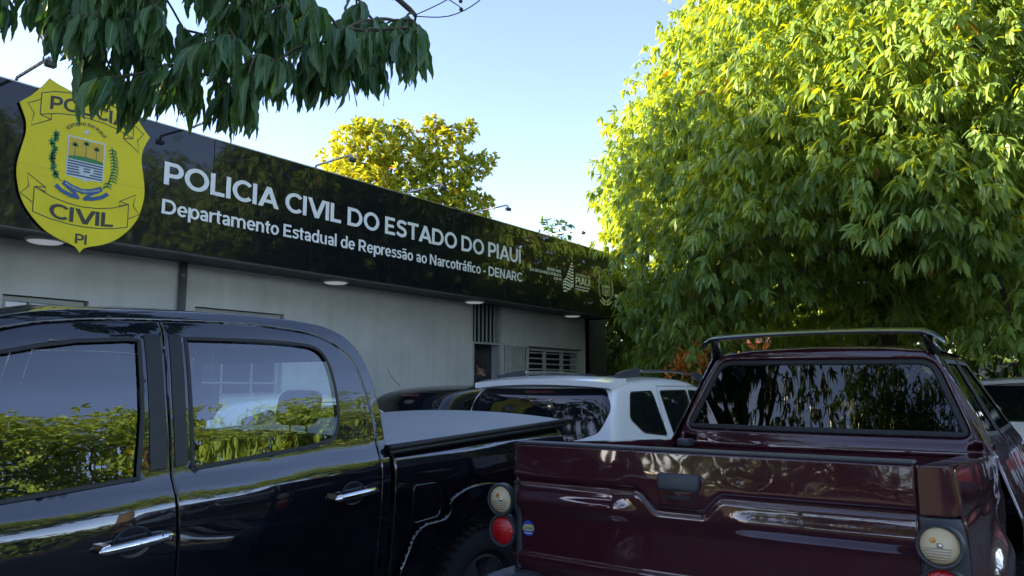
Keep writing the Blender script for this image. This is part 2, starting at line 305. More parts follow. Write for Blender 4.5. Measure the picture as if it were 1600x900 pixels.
def panel(name, outline, holes, surf, m, parent, step=.03, roll=.005, thick=.015, off=0.0, mirror=None, tri_only=False, rollv=None):
    """a sheet panel: a 2D outline with holes, mapped through surf(a,b)->(x,y,z), its edges rolled inwards and returned"""
    ol = resample(outline, step)
    if area(ol) < 0: ol = ol[::-1]
    hs = []
    for h in holes:
        q = resample(h, step)
        if area(q) > 0: q = q[::-1]
        hs.append(q)
    loops = [ol]+hs; pts = []; edges = []; n0 = 0
    for L in loops:
        k = len(L); pts.append(L); edges += [(n0+i, n0+(i+1) % k) for i in range(k)]; n0 += k
    nb = n0
    rings = [roll*.25, roll*.6, roll*1.0, roll*1.6] if roll > 0 else []
    for L in loops:
        for d in rings: pts.append(inset(L, d))
    lo, hi = ol.min(0), ol.max(0); gx = np.arange(lo[0]+step*.5, hi[0], step); gy = np.arange(lo[1]+step*.5, hi[1], step)
    G = np.array([(x, y) for x in gx for y in gy]) if len(gx) and len(gy) else np.zeros((0,2))
    if len(G):
        d, _ = dist_loops(G, loops); G = G[(d > max(roll*2.4, step*.35))]; pts.append(G)
    A = np.concatenate(pts)
    ok = np.ones(len(A), bool); ins = inside(A[nb:], ol)
    for h in hs: ins &= ~inside(A[nb:], h)
    ok[nb:] = ins
    if roll > 0:
        dd, _ = dist_loops(A[nb:], loops); ok[nb:] &= dd > roll*.15
    A = A[ok]
    res = delaunay_2d_cdt([Vector(p) for p in A], edges, [], 0, 1e-6)
    V = np.array([(v.x, v.y) for v in res[0]]); F = [tuple(f) for f in res[2]]
    cen = np.array([V[list(f)].mean(0) for f in F]); keep = inside(cen, ol)
    for h in hs: keep &= ~inside(cen, h)
    F = [f for f, k in zip(F, keep) if k]
    dist, vec = dist_loops(V, loops)
    P = []; N = []; e_ = .002
    for i, (a, b) in enumerate(V):
        p = Vector(surf(a, b)); pa = Vector(surf(a+e_, b))-Vector(surf(a-e_, b)); pb = Vector(surf(a, b+e_))-Vector(surf(a, b-e_)); n = pa.cross(pb)
        n = n.normalized() if n.length > 1e-12 else Vector((0,0,1))
        q = p + n*off; nn = n
        if roll > 0 and dist[i] < roll:
            t = 1-dist[i]/roll; q = q - n*(roll*(1-math.sqrt(max(0, 1-t*t))))
            if dist[i] > 1e-9: vv = vec[i]/dist[i]
            else:
                j = int(np.argmin(np.linalg.norm(A[:nb]-V[i], axis=1))); k_ = 0
                for L in loops:
                    if j < k_+len(L):
                        s_ = j-k_; t_ = L[(s_+1) % len(L)]-L[s_-1]; vv = np.array([t_[1], -t_[0]])/max(1e-9, np.linalg.norm(t_)); break
                    k_ += len(L)
            o_ = (pa*vv[0]+pb*vv[1]); o_ = o_.normalized() if o_.length > 1e-12 else n; tt = min(t, .94); nn = (n*math.sqrt(1-tt*tt)+o_*tt).normalized()
        P.append(q); N.append(nn)
    # returned edge
    if thick > 0:
        nV = len(V); near = {}
        key = {tuple(np.round(v, 6)): i for i, v in enumerate(V)}
        for L in loops:
            idx = [key.get(tuple(np.round(v, 6))) for v in L]; k = len(L)
            if any(i is None for i in idx): continue
            top = []; bot = []
            for j, i in enumerate(idx):
                a, b = V[i]; pa = Vector(surf(a+e_, b))-Vector(surf(a-e_, b)); pb = Vector(surf(a, b+e_))-Vector(surf(a, b-e_)); n = pa.cross(pb).normalized()
                t_ = L[(j+1) % k]-L[j-1]; t_ = t_/max(1e-9, np.linalg.norm(t_)); o_ = (pa*t_[1]-pb*t_[0]); o_ = o_.normalized() if o_.length > 1e-12 else n
                top.append(len(P)); P.append(P[i].copy()); N.append(o_)
                bot.append(len(P)); P.append(P[i]-n*thick); N.append(o_)
            for j in range(k): F.append((top[j], bot[j], bot[(j+1) % k], top[(j+1) % k]))
    flip = False
    if mirror is not None:
        P = [Vector((2*mirror-p.x, p.y, p.z)) for p in P]; N = [Vector((-n.x, n.y, n.z)) for n in N]; F = [f[::-1] for f in F]
    return mesh_obj(name, P, F, m, parent, True, [tuple(n) for n in N])
def interp(x, xs, ys): return float(np.interp(x, xs, ys))
def softcurve(pts, sig=.012, n=900):
    a = np.array(pts, float); lo, hi = a[0,0]-.2, a[-1,0]+.2; g = np.linspace(lo, hi, n); y = np.interp(g, a[:,0], a[:,1])
    # carry the end slopes on, then blur
    s0 = (a[1,1]-a[0,1])/(a[1,0]-a[0,0]); s1 = (a[-1,1]-a[-2,1])/(a[-1,0]-a[-2,0])
    y = np.where(g < a[0,0], a[0,1]+(g-a[0,0])*s0, y); y = np.where(g > a[-1,0], a[-1,1]+(g-a[-1,0])*s1, y)
    dx = g[1]-g[0]; k = np.exp(-.5*((np.arange(-60, 61)*dx)/sig)**2); k /= k.sum(); y2 = np.convolve(np.pad(y, 60, 'edge'), k, 'valid')
    return lambda x: float(np.interp(x, g, y2))

# ================================================================ letters drawn as strokes (geometric bold sans)
def glyph(ch):
    """list of polygons, advance width; capital height 1"""
    W = .205; H_ = .175; P = []
    def rect(x0, y0, x1, y1): P.append([(x0,y0),(x1,y0),(x1,y1),(x0,y1)])
    def para(xa, ya, xb, yb, w_): P.append([(xa,ya),(xa+w_,ya),(xb+w_,yb),(xb,yb)])
    def arc(cx, cy, rx, ry, a0, a1, wx=W, wy=H_, n=22):
        o = []; i_ = []
        for k in range(n+1):
            a = R(a0+(a1-a0)*k/n); c, s = math.cos(a), math.sin(a); o.append((cx+(rx+wx/2)*c, cy+(ry+wy/2)*s)); i_.append((cx+(rx-wx/2)*c, cy+(ry-wy/2)*s))
        for k in range(n): P.append([i_[k], o[k], o[k+1], i_[k+1]])
    def ribbon(pts, w_):
        c = catmull(pts, 6)
        L = [];
        for k in range(len(c)):
            a = np.array(c[max(k-1,0)]); b = np.array(c[min(k+1,len(c)-1)]); t = (b-a)/max(1e-9,np.linalg.norm(b-a)); n = np.array([-t[1],t[0]])*w_/2; L.append((tuple(np.array(c[k])-n), tuple(np.array(c[k])+n)))
        for k in range(len(L)-1): P.append([L[k][0], L[k+1][0], L[k+1][1], L[k][1]])
    adv = .8
    if ch == 'I': rect(0,0,W,1); adv = .29
    elif ch == 'L': rect(0,0,W,1); rect(W,0,.64,H_); adv = .70
    elif ch in 'PRB':
        rect(0,0,W,1); rect(W,1-H_,.42,1); rect(W,.33,.42,.33+H_); arc(.42,.665,.255,.2475,-90,90); adv = .82
        if ch == 'R': para(.60,0,.34,.345,.235); adv = .90
        if ch == 'B': rect(W,0,.46,H_); arc(.46,.255,.25,.1675,-90,90); adv = .88
    elif ch == 'O': arc(.52,.5,.415,.425,0,360,n=40); adv = 1.10
    elif ch == 'Q': arc(.52,.5,.415,.425,0,360,n=40); para(.75,-.12,.5,.2,.2); adv = 1.1
    elif ch in 'CGÇ':
        arc(.52,.5,.415,.425,42,318,n=34); adv = .95
        if ch == 'G': rect(.72,.14,.90,.5); adv = 1.0
        if ch == 'Ç': ribbon([(.55,.02),(.62,-.1),(.5,-.2),(.38,-.18)], .09)
    elif ch in 'AÁ': para(-.02,0,.39,1,.235); para(.79,0,.38,1,.235); rect(.24,.21,.78,.37); adv = 1.02
    elif ch == 'V': para(.38,0,-.03,1,.235); para(.38,0,.78,1,.235); adv = .99
    elif ch == 'D': rect(0,0,W,1); rect(W,1-H_,.45,1); rect(W,0,.45,H_); arc(.45,.5,.385,.4125,-90,90,n=26); adv = 1.02
    elif ch in 'EF':
        rect(0,0,W,1); rect(W,1-H_,.68,1); rect(W,.42,.62,.42+.165); adv = .78
        if ch == 'E': rect(W,0,.70,H_)
    elif ch == 'S': ribbon([(.70,.80),(.56,.885),(.38,.905),(.21,.85),(.145,.72),(.22,.60),(.40,.53),(.58,.46),(.665,.33),(.63,.18),(.47,.095),(.28,.10),(.05,.215)], .19); adv = .84
    elif ch == 'T': rect(-.02,1-H_,.80,1); rect(.29,0,.495,1-H_); adv = .84
    elif ch in 'UÚ': rect(0,.42,W,1); rect(.66,.42,.66+W,1); arc(.4325,.42,.33,.3325,180,360); adv = .96
    elif ch == 'N': rect(0,0,W,1); rect(.66,0,.66+W,1); P.append([(W,1),(W,.70),(.66,0),(.66,.30)]); adv = .98
    elif ch == 'M': rect(0,0,W,1); rect(.86,0,.86+W,1); P.append([(W,1),(W,.66),(.5325,.18),(.5325,.50)]); P.append([(.86,1),(.5325,.50),(.5325,.18),(.86,.66)]); adv = 1.16
    elif ch == '-': rect(.03,.28,.40,.43); adv = .50
    elif ch == ' ': adv = .33
    else:
        w2 = .19; h2 = .15; xh = .76
        b = {'ã':'a','á':'a','í':'i'}.get(ch, ch)
        if b == 'o': arc(.34,.37,.25,.31,0,360,w2,h2,30); adv = .73
        elif b == 'c': arc(.34,.37,.25,.31,48,312,w2,h2,26); adv = .66
        elif b == 'e': arc(.34,.37,.25,.31,0,320,w2,h2,30); rect(.14,.315,.66,.43); adv = .72
        elif b in 'dp':
            arc(.34,.37,.25,.31,0,360,w2,h2,30)
            if b == 'd': rect(.50,0,.69,1.06); adv = .77
            else:
                P[:] = [[(x+.10,y) for x, y in q] for q in P]; rect(0,-.28,.19,.75); adv = .80
        elif b == 'a': ribbon([(.07,.58),(.18,.655),(.34,.67),(.46,.60),(.49,.46)], .17); rect(.405,0,.59,.48); ribbon([(.50,.37),(.30,.365),(.14,.32),(.12,.20),(.19,.09),(.33,.08),(.46,.18)], .15); adv = .67
        elif b in 'nmhru':
            if b == 'u': rect(0,.30,.19,.75); rect(.46,0,.65,.75); arc(.28,.32,.185,.245,180,300,w2,h2); adv = .74
            else:
                rect(0,0,.19,1.06 if b == 'h' else .75)
                if b == 'r': arc(.36,.36,.27,.31,72,150,w2,h2); adv = .47
                else: arc(.325,.42,.235,.26,0,160,w2,h2); rect(.465,0,.655,.43); adv = .74
                if b == 'm': arc(.79,.42,.235,.26,0,160,w2,h2); rect(.93,0,1.12,.43); adv = 1.21
        elif b == 't': rect(.09,.22,.28,.93); rect(-.02,.61,.42,.75); arc(.27,.24,.085,.17,180,300,w2,h2); adv = .46
        elif b == 's': ribbon([(.54,.60),(.42,.67),(.27,.68),(.13,.62),(.14,.49),(.30,.41),(.46,.34),(.49,.20),(.38,.09),(.22,.08),(.03,.16)], .15); adv = .61
        elif b == 'l': rect(0,0,.19,1.06); adv = .27
        elif b == 'i':
            rect(0,0,.19,.75)
            if ch == 'i': rect(0,.86,.19,1.06)
            adv = .27
        elif b == 'f': rect(.09,0,.28,.84); rect(-.02,.60,.42,.74); arc(.30,.82,.115,.17,70,180,w2,h2); adv = .44
        if ch == 'á': para(.22,.84,.34,1.06,.2)
        if ch == 'ã': ribbon([(.08,.86),(.17,.96),(.33,.90),(.50,.99)], .1)
    if ch == 'Í': rect(0,0,W,1); para(.0,1.09,.14,1.30,.22); adv = .29
    if ch in 'Ú': para(.3,1.09,.44,1.30,.22)
    return P, adv
def text_mesh(name, s, m, parent, fn, width, cap, depth=.0012):
    """fn(a,b,d) -> world point: a along the line, b up, d out of the surface"""
    x = 0; polys = []
    for ch in s:
        P, adv = glyph(ch); polys += [[(x+a, b) for a, b in q] for q in P]; x += adv
    allx = [a for q in polys for a, b in q]; x0, x1 = min(allx), max(allx); k = width/(x1-x0); v = []; f = []
    for i, q in enumerate(polys):
        n = len(v); d = depth + (i % 7)*.00012
        ar = sum(q[j][0]*q[(j+1) % len(q)][1]-q[(j+1) % len(q)][0]*q[j][1] for j in range(len(q)))
        if ar < 0: q = q[::-1]
        v += [fn((a-x0)*k, b*cap, d) for a, b in q]; f.append(tuple(range(n, n+len(q))))
    return mesh_obj(name, v, f, m, parent)

# ================================================================ ground
g = MB(); g.add([(-400,-400,0),(400,-400,0),(400,400,0),(-400,400,0)], [(0,1,2,3)])
tag(g.build('ground', M['asphalt']), kind='structure')
k = MB(); k.box(-7.93,-7.0,-9,14.6,-.05,.14,b=.01)
tag(k.build('pavement', M['pavement']), kind='structure')
k = MB(); k.box(-7.0,-6.88,-9,14.6,-.05,.15,b=.012)
tag(k.build('kerb', M['pavement']), kind='structure')

# ================================================================ the police building
WX = -7.97; ZB = 2.86
B = empty('police_station', (-10.5, 5.5, 0), 'long low grey police station with painted walls behind the parked cars', 'building')
def wall_with_holes(name, y0, y1, z0, z1, holes, m, x=WX, t=.2):
    """wall facing +X with rectangular openings"""
    ys = sorted({y0, y1, *[v for h in holes for v in h[:2]]}); zs = sorted({z0, z1, *[v for h in holes for v in h[2:]]}); k = MB()
    for a, b in zip(ys, ys[1:]):
        for c, d in zip(zs, zs[1:]):
            if any(h[0] <= a and b <= h[1] and h[2] <= c and d <= h[3] for h in holes): continue
            k.box(x-t, x, a, b, c, d)
    bm = bmesh.new()
    o = k.build(name, m, B); bm.free(); return o
HOLES = [(3.0,3.78,1.25,2.35), (4.95,6.18,1.25,2.395), (10.0,10.78,.14,2.92), (11.58,13.42,1.62,2.20)]
wall_with_holes('front_wall', -8, 13.86, .0, 3.0, HOLES, M['wall'])
box('recessed_wall', M['wall_dark'], B, WX-.75, WX-.55, 13.86, 15.6, 0, 4.0)
box('return_wall', M['wall_dark'], B, WX-.55, WX-.0, 13.70, 13.858, 0, 3.0)
box('side_wall', M['wall'], B, -13.2, WX-.75, 15.4, 15.6, 0, 3.9)
box('side_wall', M['wall'], B, -13.2, WX-.2, -8.2, -8.0, 0, 3.9)
box('back_wall', M['wall'], B, -13.4, -13.2, -8.2, 15.6, 0, 3.9)
box('roof', M['roofing'], B, -13.2, -7.36, -8.0, 15.4, 3.55, 3.75)
box('soffit', M['soffit'], B, WX-.3, -7.30, -8.0, 15.4, 3.0, 3.04)
box('soffit_beam', M['soffit'], B, WX, -7.33, -7.9, 13.93, ZB+.012, 2.998)
# drain pipe, with clips
k = MB(); k.tube([(WX+.045, 4.76, .14), (WX+.045, 4.76, ZB+.01)], .042, 14); dp = k.build('drain_pipe', M['pipe'], B, smooth=True)
for z in (.9, 1.9, 2.7):
    k = MB(); k.tube([(WX+.045, 4.76, z), (WX+.045, 4.76, z+.03)], .047, 14); k.build('clip', M['pipe'], dp)
# left windows: frame and pane, inside deep openings
def frame_rect(name, m, parent, x0, x1, y0, y1, z0, z1, t):
    k = MB(); k.box(x0,x1,y0,y1,z1-t,z1); k.box(x0,x1,y0,y1,z0,z0+t); k.box(x0,x1,y0,y0+t,z0+t,z1-t); k.box(x0,x1,y1-t,y1,z0+t,z1-t); return k.build(name, m, parent)
M['frame'] = mat('beige_window_frame', (.33,.34,.30), .5)
for (y0, y1, z0, z1) in HOLES[:2]:
    wn_ = empty('window', (WX, (y0+y1)/2, z0)); wn_.parent = B; wn_.location = wn_.location - B.location
    frame_rect('window_frame', M['frame'], wn_, WX-.10, WX-.04, y0+.0, y1-.03, z0, z1-.012, .045)
    box('pane', M['pane_dark'], wn_, WX-.075, WX-.07, y0+.045, y1-.075, z0+.045, z1-.057)
    for j in range(1, 3):
        yy = y0+(y1-y0)*j/3; box('mullion', M['frame'], wn_, WX-.095, WX-.045, yy-.012, yy+.012, z0+.045, z1-.057)
    for j in range(1, 4):
        zz = z0+(z1-z0)*j/4; box('bar', M['frame'], wn_, WX-.035, WX-.02, y0+.02, y1-.03, zz-.01, zz+.01)
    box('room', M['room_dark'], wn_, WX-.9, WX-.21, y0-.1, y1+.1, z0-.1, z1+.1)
# entrance: open passage, grille of bars above
ent = empty('entrance', (WX, 10.4, .14)); ent.parent = B; ent.location = ent.location - B.location
box('lintel_bar', M['white_metal'], ent, WX-.05, WX-.005, 10.003, 10.777, 2.205, 2.235)
box('jamb_bar', M['white_metal'], ent, WX-.06, WX+.012, 10.0, 10.028, .14, 2.2)
box('jamb_bar', M['white_metal'], ent, WX-.06, WX+.012, 10.745, 10.80, .14, 2.9)
for j in range(6):
    y = 10.10+.108*j; box('grille_bar', M['white_metal'], ent, WX-.045, WX-.025, y-.011, y+.011, 2.235, 2.92)
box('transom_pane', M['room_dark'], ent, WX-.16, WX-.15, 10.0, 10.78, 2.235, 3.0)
k = MB(); k.box(WX-1.6,WX-1.5,9.2,11.6,.1,2.9); k.box(WX-1.5,WX-.2,9.1,9.2,.1,2.9); k.box(WX-1.5,WX-.2,11.0,11.1,.1,2.9); k.box(WX-1.5,WX-.2,9.2,11.0,2.5,2.6); k.build('hallway', M['door_wall'], ent)
box('hall_floor', M['pavement'], ent, WX-1.5, WX-.001, 9.2, 11.0, .08, .139)
# gate of white bars standing open against the wall
gt = empty('barred_gate', (WX+.06, 11.2, .14)); gt.parent = B; gt.location = gt.location - B.location
frame_rect('gate_frame', M['white_metal'], gt, WX+.03, WX+.065, 10.86, 11.56, .2, 2.215, .035)
for j in range(7):
    y = 10.95+.093*j; k = MB(); k.box(WX+.038,WX+.056,y-.0085,y+.0085,.235,2.18); k.build('bar', M['white_metal'], gt)
for j in range(9):
    z = .42+.205*j; box('cross_bar', M['white_metal'], gt, WX+.057, WX+.068, 10.895, 11.525, z-.008, z+.008)
box('gate_sheet', M['white_metal'], gt, WX+.031, WX+.036, 10.895, 11.06, .235, 2.18)
# louvred window: three bays of four slats
lw = empty('louvre_window', (WX, 12.5, 1.62)); lw.parent = B; lw.location = lw.location - B.location
frame_rect('window_frame', M['white_metal'], lw, WX-.05, WX+.012, 11.585, 13.41, 1.625, 2.19, .045)
for y in (12.19, 12.80): box('mullion', M['white_metal'], lw, WX-.048, WX+.008, y-.026, y+.026, 1.67, 2.145)
for a, b in ((11.63,12.164),(12.216,12.774),(12.826,13.365)):
    for j in range(5):
        z = 1.70+.10*j; k = MB(); k.add([(WX-.045,a,z+.018),(WX+.0,a,z-.004),(WX+.0,b,z-.004),(WX-.045,b,z+.018),(WX-.045,a,z+.024),(WX+.0,a,z+.014),(WX+.0,b,z+.014),(WX-.045,b,z+.024)], [(0,1,2,3),(7,6,5,4),(0,4,5,1),(1,5,6,2),(2,6,7,3),(3,7,4,0)])
        k.build('slat', M['white_metal'], lw)
box('window_ledge', M['soffit'], lw, WX-.0, WX+.05, 11.55, 13.46, 2.202, 2.222)
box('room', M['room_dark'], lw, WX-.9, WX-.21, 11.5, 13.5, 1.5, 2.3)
# soffit lamps
M['lit_diffuser'] = mat('lit_lamp_diffuser', (.8,.8,.8), .4); _e = M['lit_diffuser'].node_tree.nodes['Principled BSDF']; _e.inputs['Emission Color'].default_value = (.9,.95,1,1); _e.inputs['Emission Strength'].default_value = .04
for j, y in enumerate((3.2, 6.74, 9.65, 12.69)):
    k = MB(); k.lathe((-7.66,y,ZB+.012), (0,0,-1), [(.165,0),(.170,.012),(.165,.030),(.150,.038)], 28); l = k.build('soffit_lamp', M['white_metal'], B, autos=40)
    k = MB(); k.lathe((-7.66,y,ZB+.012), (0,0,-1), [(.150,.037),(.12,.050),(.06,.056),(.0004,.058)], 28); k.build('diffuser', M['lit_diffuser'], l, smooth=True)

# ================================================================ signboard
FX = -7.27
S = empty('signboard', (FX, 6, ZB), 'long glossy black fascia sign with white lettering over the grey wall', 'sign')
seams = [-2.0+1.33*i for i in range(12)]+[13.96]
def pan(y0, y1, z0, z1, tilt):
    def f(a, b): return (FX+tilt*(a-(y0+y1)/2), a, b)
    return f
for i, (a, b) in enumerate(zip(seams, seams[1:])):
    t = random.uniform(-.0035, .0035)
    panel('sign_panel', [(a+.002,ZB),(b-.002,ZB),(b-.002,4.135),(a+.002,4.135)], [], pan(a,b,ZB,4.135,t), M['panel'], S, step=.3, roll=.003, thick=.02)
box('sign_backing', M['lamp_housing'], S, FX-.09, FX-.022, -2.0, 13.955, ZB+.006, 4.125)
box('top_edge_strip', M['edge_metal'], S, FX-.09, FX+.004, -2.0, 13.965, 4.1365, 4.148)
box('bottom_edge_strip', M['lamp_housing'], S, FX-.09, FX+.003, -2.0, 13.965, ZB-.012, ZB-.0015)
box('end_panel', M['panel'], S, -8.6, FX-.003, 13.962, 13.98, ZB, 4.13)
def sg(y0, z0, off=0.006): return lambda a, b, d: (FX+off+d, y0+a, z0+b)
text_mesh('title_lettering', 'POLICIA CIVIL DO ESTADO DO PIAUÍ', M['letter'], S, sg(4.095, 3.524), 6.33, .236)
text_mesh('department_lettering', 'Departamento Estadual de Repressão ao Narcotráfico - DENARC', M['letter'], S, sg(4.09, 3.222), 6.335, .150)
text_mesh('small_lettering', 'SECRETARIA', M['letter'], S, sg(11.18, 3.522), .475, .048)
text_mesh('small_lettering', 'DA SEGURANÇA PÚBLICA', M['letter'], S, sg(10.655, 3.447), 1.0, .050)
text_mesh('small_lettering', 'SSP-PI', M['letter'], S, sg(11.40, 3.375), .255, .046)
text_mesh('small_lettering', 'GOVERNO DO', M['letter'], S, sg(12.16, 3.535), .55, .045)
text_mesh('small_lettering', 'PIAUI', M['letter'], S, sg(12.16, 3.375), .545, .14)
k = MB()
for z, y1, n_ in ((3.322, 12.69, 16), (3.268, 12.63, 14)):
    y = 12.15; st = (y1-y)/n_
    for j in range(n_): k.add([(FX+.007,y+j*st,z),(FX+.007,y+j*st+st*.72,z),(FX+.007,y+j*st+st*.72,z+.032),(FX+.007,y+j*st,z+.032)], [(0,1,2,3)])
k.build('tagline_strip', M['letter'], S)
# wave logo: stacked wavy strips that narrow to a point
k = MB()
for i in range(11):
    z = 3.18+.054*i; L = [11.735,11.715,11.71,11.72,11.77,11.84,11.87,11.90,11.935,11.965,11.995][i]; Rr = [11.86,11.98,12.08,12.09,12.09,12.09,12.09,12.085,12.08,12.07,12.06][i]; n = 12; v = []
    for j in range(n+1):
        t = j/n; y = L+(Rr-L)*t; dz = .022*math.sin(t*2*math.pi*.9+.4)*min(1,(Rr-L)/.3)+.03*t*(1 if i < 3 else .4); v += [(FX+.007,y,z+dz),(FX+.007,y,z+dz+.030)]
    k.add(v, [(2*j,2*j+2,2*j+3,2*j+1) for j in range(n)])
k.build('wave_logo', M['letter'], S)
# small white fixtures at the end of the sign
box('sensor_box', M['letter'], S, FX+.003, FX+.06, 13.68, 13.80, 3.245, 3.325, b=.01); box('sensor_box', M['letter'], S, FX+.003, FX+.05, 13.69, 13.75, 3.06, 3.10, b=.008)

def flat(name, polys, m, parent, x, y0, z0):
    v = []; f = []
    for q in polys:
        ar = sum(q[j][0]*q[(j+1) % len(q)][1]-q[(j+1) % len(q)][0]*q[j][1] for j in range(len(q)))
        if ar < 0: q = q[::-1]
        n = len(v); v += [(x, y0+a, z0+b) for a, b in q]; f.append(tuple(range(n, n+len(q))))
    return mesh_obj(name, v, f, m, parent)
def strokes(pts, w_):
    c = [np.array(p) for p in pts]; L = []
    for i in range(len(c)):
        t = c[min(i+1,len(c)-1)]-c[max(i-1,0)]; t = t/max(1e-9,np.linalg.norm(t)); n = np.array([-t[1],t[0]])*w_/2; L.append((c[i]-n, c[i]+n))
    return [[tuple(L[i][0]), tuple(L[i+1][0]), tuple(L[i+1][1]), tuple(L[i][1])] for i in range(len(L)-1)]
def crest(parent, x, y0, z0, s, cols):
    """state coat of arms: palms over a striped field, two sprays, ribbon below; cols: frame, gold, green, navy, stripe, ribbon, ink"""
    X = lambda i: x+.0011*i
    fr = rounded([(-.175,.375),(.165,.375),(.165,.03),(.155,.0),(.02,-.012),(-.005,-.04),(-.03,-.012),(-.165,.0),(-.175,.03)], [.005,.005,.03,.01,.01,.0,.01,.01,.03], 3)
    sc = lambda ps: [[(a*s, b*s) for a, b in q] for q in ps]
    flat('crest_frame', sc([fr]), cols[0], parent, X(1), y0, z0)
    flat('crest_field', sc([[(-.162,.362),(.152,.362),(.152,.16),(-.162,.16)]]), cols[1], parent, X(2), y0, z0)
    flat('crest_ground', sc([[(-.162,.185)]+[(-.162+.314*i/10, .185+.018*math.sin(i/10*3.1)) for i in range(11)]+[(.152,.16),(-.162,.16)]]), cols[2], parent, X(3), y0, z0)
    st = []
    for i in range(6):
        z = .135-.025*i
        if i in (2,3): st += [[(-.162,z),(-.06,z),(-.06,z+.013),(-.162,z+.013)], [(-.02,z),(.04,z),(.04,z+.013),(-.02,z+.013)], [(.07,z),(.152,z),(.152,z+.013),(.07,z+.013)]]
        elif i == 4: st += [[(-.162,z),(-.05,z),(-.05,z+.013),(-.162,z+.013)], [(.04,z),(.152,z),(.152,z+.013),(.04,z+.013)]]
        else: st += [[(-.162,z),(.152,z),(.152,z+.013),(-.162,z+.013)]]
    flat('crest_stripe', sc(st), cols[3], parent, X(3), y0, z0)
    pl = []
    for cx, top in ((-.108,.295),(-.01,.325),(.085,.295)):
        pl += [[(cx-.004,.18),(cx+.004,.18),(cx+.003,top),(cx-.003,top)]]
        for a in range(-30, 240, 30):
            ca, sa = math.cos(R(a)), math.sin(R(a)); l_ = .038; pl += [[(cx-.008*sa,top+.008*ca),(cx+l_*ca,top+l_*sa),(cx+.008*sa,top-.008*ca)]]
    flat('crest_palm', sc(pl), cols[2], parent, X(4), y0, z0)
    lf = []
    rs = random.Random(3)
    for i in range(15):
        z = .36-.385*i/14; cx = -.262-.035*math.sin(i/14*3.1)+rs.uniform(-.02,.02); r_ = .030+rs.uniform(-.004,.010)
        lf.append([(cx+r_*(1 if j % 2 else .55)*math.cos(j*math.pi/5), z+r_*(1 if j % 2 else .55)*math.sin(j*math.pi/5)) for j in range(10)])
    lf += strokes([(-.25,-.03),(-.2,-.065)], .007)
    for i in range(13):
        z = .34-.36*i/12; cx = .235+.028*math.sin(i/12*3.1)-(.03 if i > 10 else 0)
        for sg_ in (-1, 1): lf.append([(cx,z),(cx+sg_*.028,z-.008),(cx+sg_*.045,z-.034),(cx+sg_*.02,z-.022),(cx,z-.018)])
    lf += strokes([(.225,.36),(.262,.17),(.205,-.03),(.16,-.065)], .008)
    tag(flat('crest_spray', sc(lf), cols[2], parent, X(2), y0, z0), kind='stuff')
    rb = strokes([(-.19,-.07),(-.10,-.105),(-.018,-.125),(.07,-.105),(.155,-.065)], .045)+strokes([(-.17,-.09),(-.09,-.145),(-.045,-.20)], .03)+strokes([(.135,-.09),(.05,-.14),(.0,-.20)], .03)+strokes([(-.25,-.11),(-.2,-.15),(-.12,-.18),(-.05,-.185)], .036)+strokes([(.215,-.10),(.16,-.145),(.08,-.175),(.01,-.185)], .036)
    rbo = []
    for i, q in enumerate(rb): rbo.append(q)
    v = []; f = []
    for i, q in enumerate(rbo):
        ar = sum(q[j][0]*q[(j+1) % 4][1]-q[(j+1) % 4][0]*q[j][1] for j in range(4))
        if ar < 0: q = q[::-1]
        n = len(v); v += [(X(3)+.00015*i, y0+a*s, z0+b*s) for a, b in q]; f.append((n,n+1,n+2,n+3))
    mesh_obj('crest_ribbon', v, f, cols[5], parent)
    # motto along the ribbon and the name on its arc
    def along(txt, fnc, cap, m, nm):
        tot = sum(glyph(c)[1] for c in txt); xx = 0; v = []; f = []
        for ch in txt:
            P, adv = glyph(ch); px, pz, an = fnc((xx+adv/2)/tot); ca, sa = math.cos(an), math.sin(an)
            for i, q in enumerate(P):
                ar = sum(q[j][0]*q[(j+1) % len(q)][1]-q[(j+1) % len(q)][0]*q[j][1] for j in range(len(q)))
                if ar < 0: q = q[::-1]
                n = len(v)
                for a, b in q:
                    la, lb = (a-adv/2)*cap, b*cap; v.append((X(7)+.0001*(i % 5), y0+(px+la*ca-lb*sa)*s, z0+(pz+la*sa+lb*ca)*s))
                f.append(tuple(range(n, n+len(q))))
            xx += adv
        mesh_obj(nm, v, f, m, parent)
    along('IMPAVIDUM FERIENT RUINAE', lambda t: (-.175+.32*t, -.083-.048*math.sin(math.pi*t)-.0, R(-32+64*t)), .016, cols[4], 'motto_lettering')
    r_ = .20
    along('ESTADO DO PIAUÍ', lambda t: (-.015+r_*math.sin(R(-52+104*t)), .30+r_*math.cos(R(-52+104*t)), -R(-52+104*t)), .030, cols[6], 'arc_lettering')
    flat('crest_star', sc([[(-.018+(.032 if j % 2 else .014)*math.cos(j*math.pi/5+.3), .44+(.032 if j % 2 else .014)*math.sin(j*math.pi/5+.3)) for j in range(10)]]), cols[0], parent, X(3), y0, z0)
# yellow shield, a thick cut-out plate fixed to the fascia
SH = empty('police_shield', (FX+.01, 3.322, 3.4), 'large yellow police badge plate fixed over the left end of the black sign', 'shield')
half = [(0,.795),(.06,.79),(.19,.795),(.30,.825),(.365,.852),(.42,.76),(.50,.65),(.592,.557),(.553,.47),(.528,.40),(.522,.30),(.545,.17),(.566,.05),(.570,-.06),(.545,-.20),(.50,-.32),(.42,-.43),(.32,-.525),(.20,-.59),(.09,-.625),(.03,-.655),(0,-.697)]
hv = half[:5]+catmull(half[4:8], 3)[1:]+catmull(half[7:], 4)[1:]
ol = [(a, b) for a, b in hv]+[(-a, b) for a, b in hv[::-1] if a > 1e-6]
panel('shield_plate', [(3.322+a, 3.4+b) for a, b in ol], [], lambda a, b: (FX+.030, a, b), M['yellow'], SH, step=.08, roll=.004, thick=.028)
SX = FX+.0315
ln = []
def LN(*pts): ln.extend(strokes(list(pts), .0085))
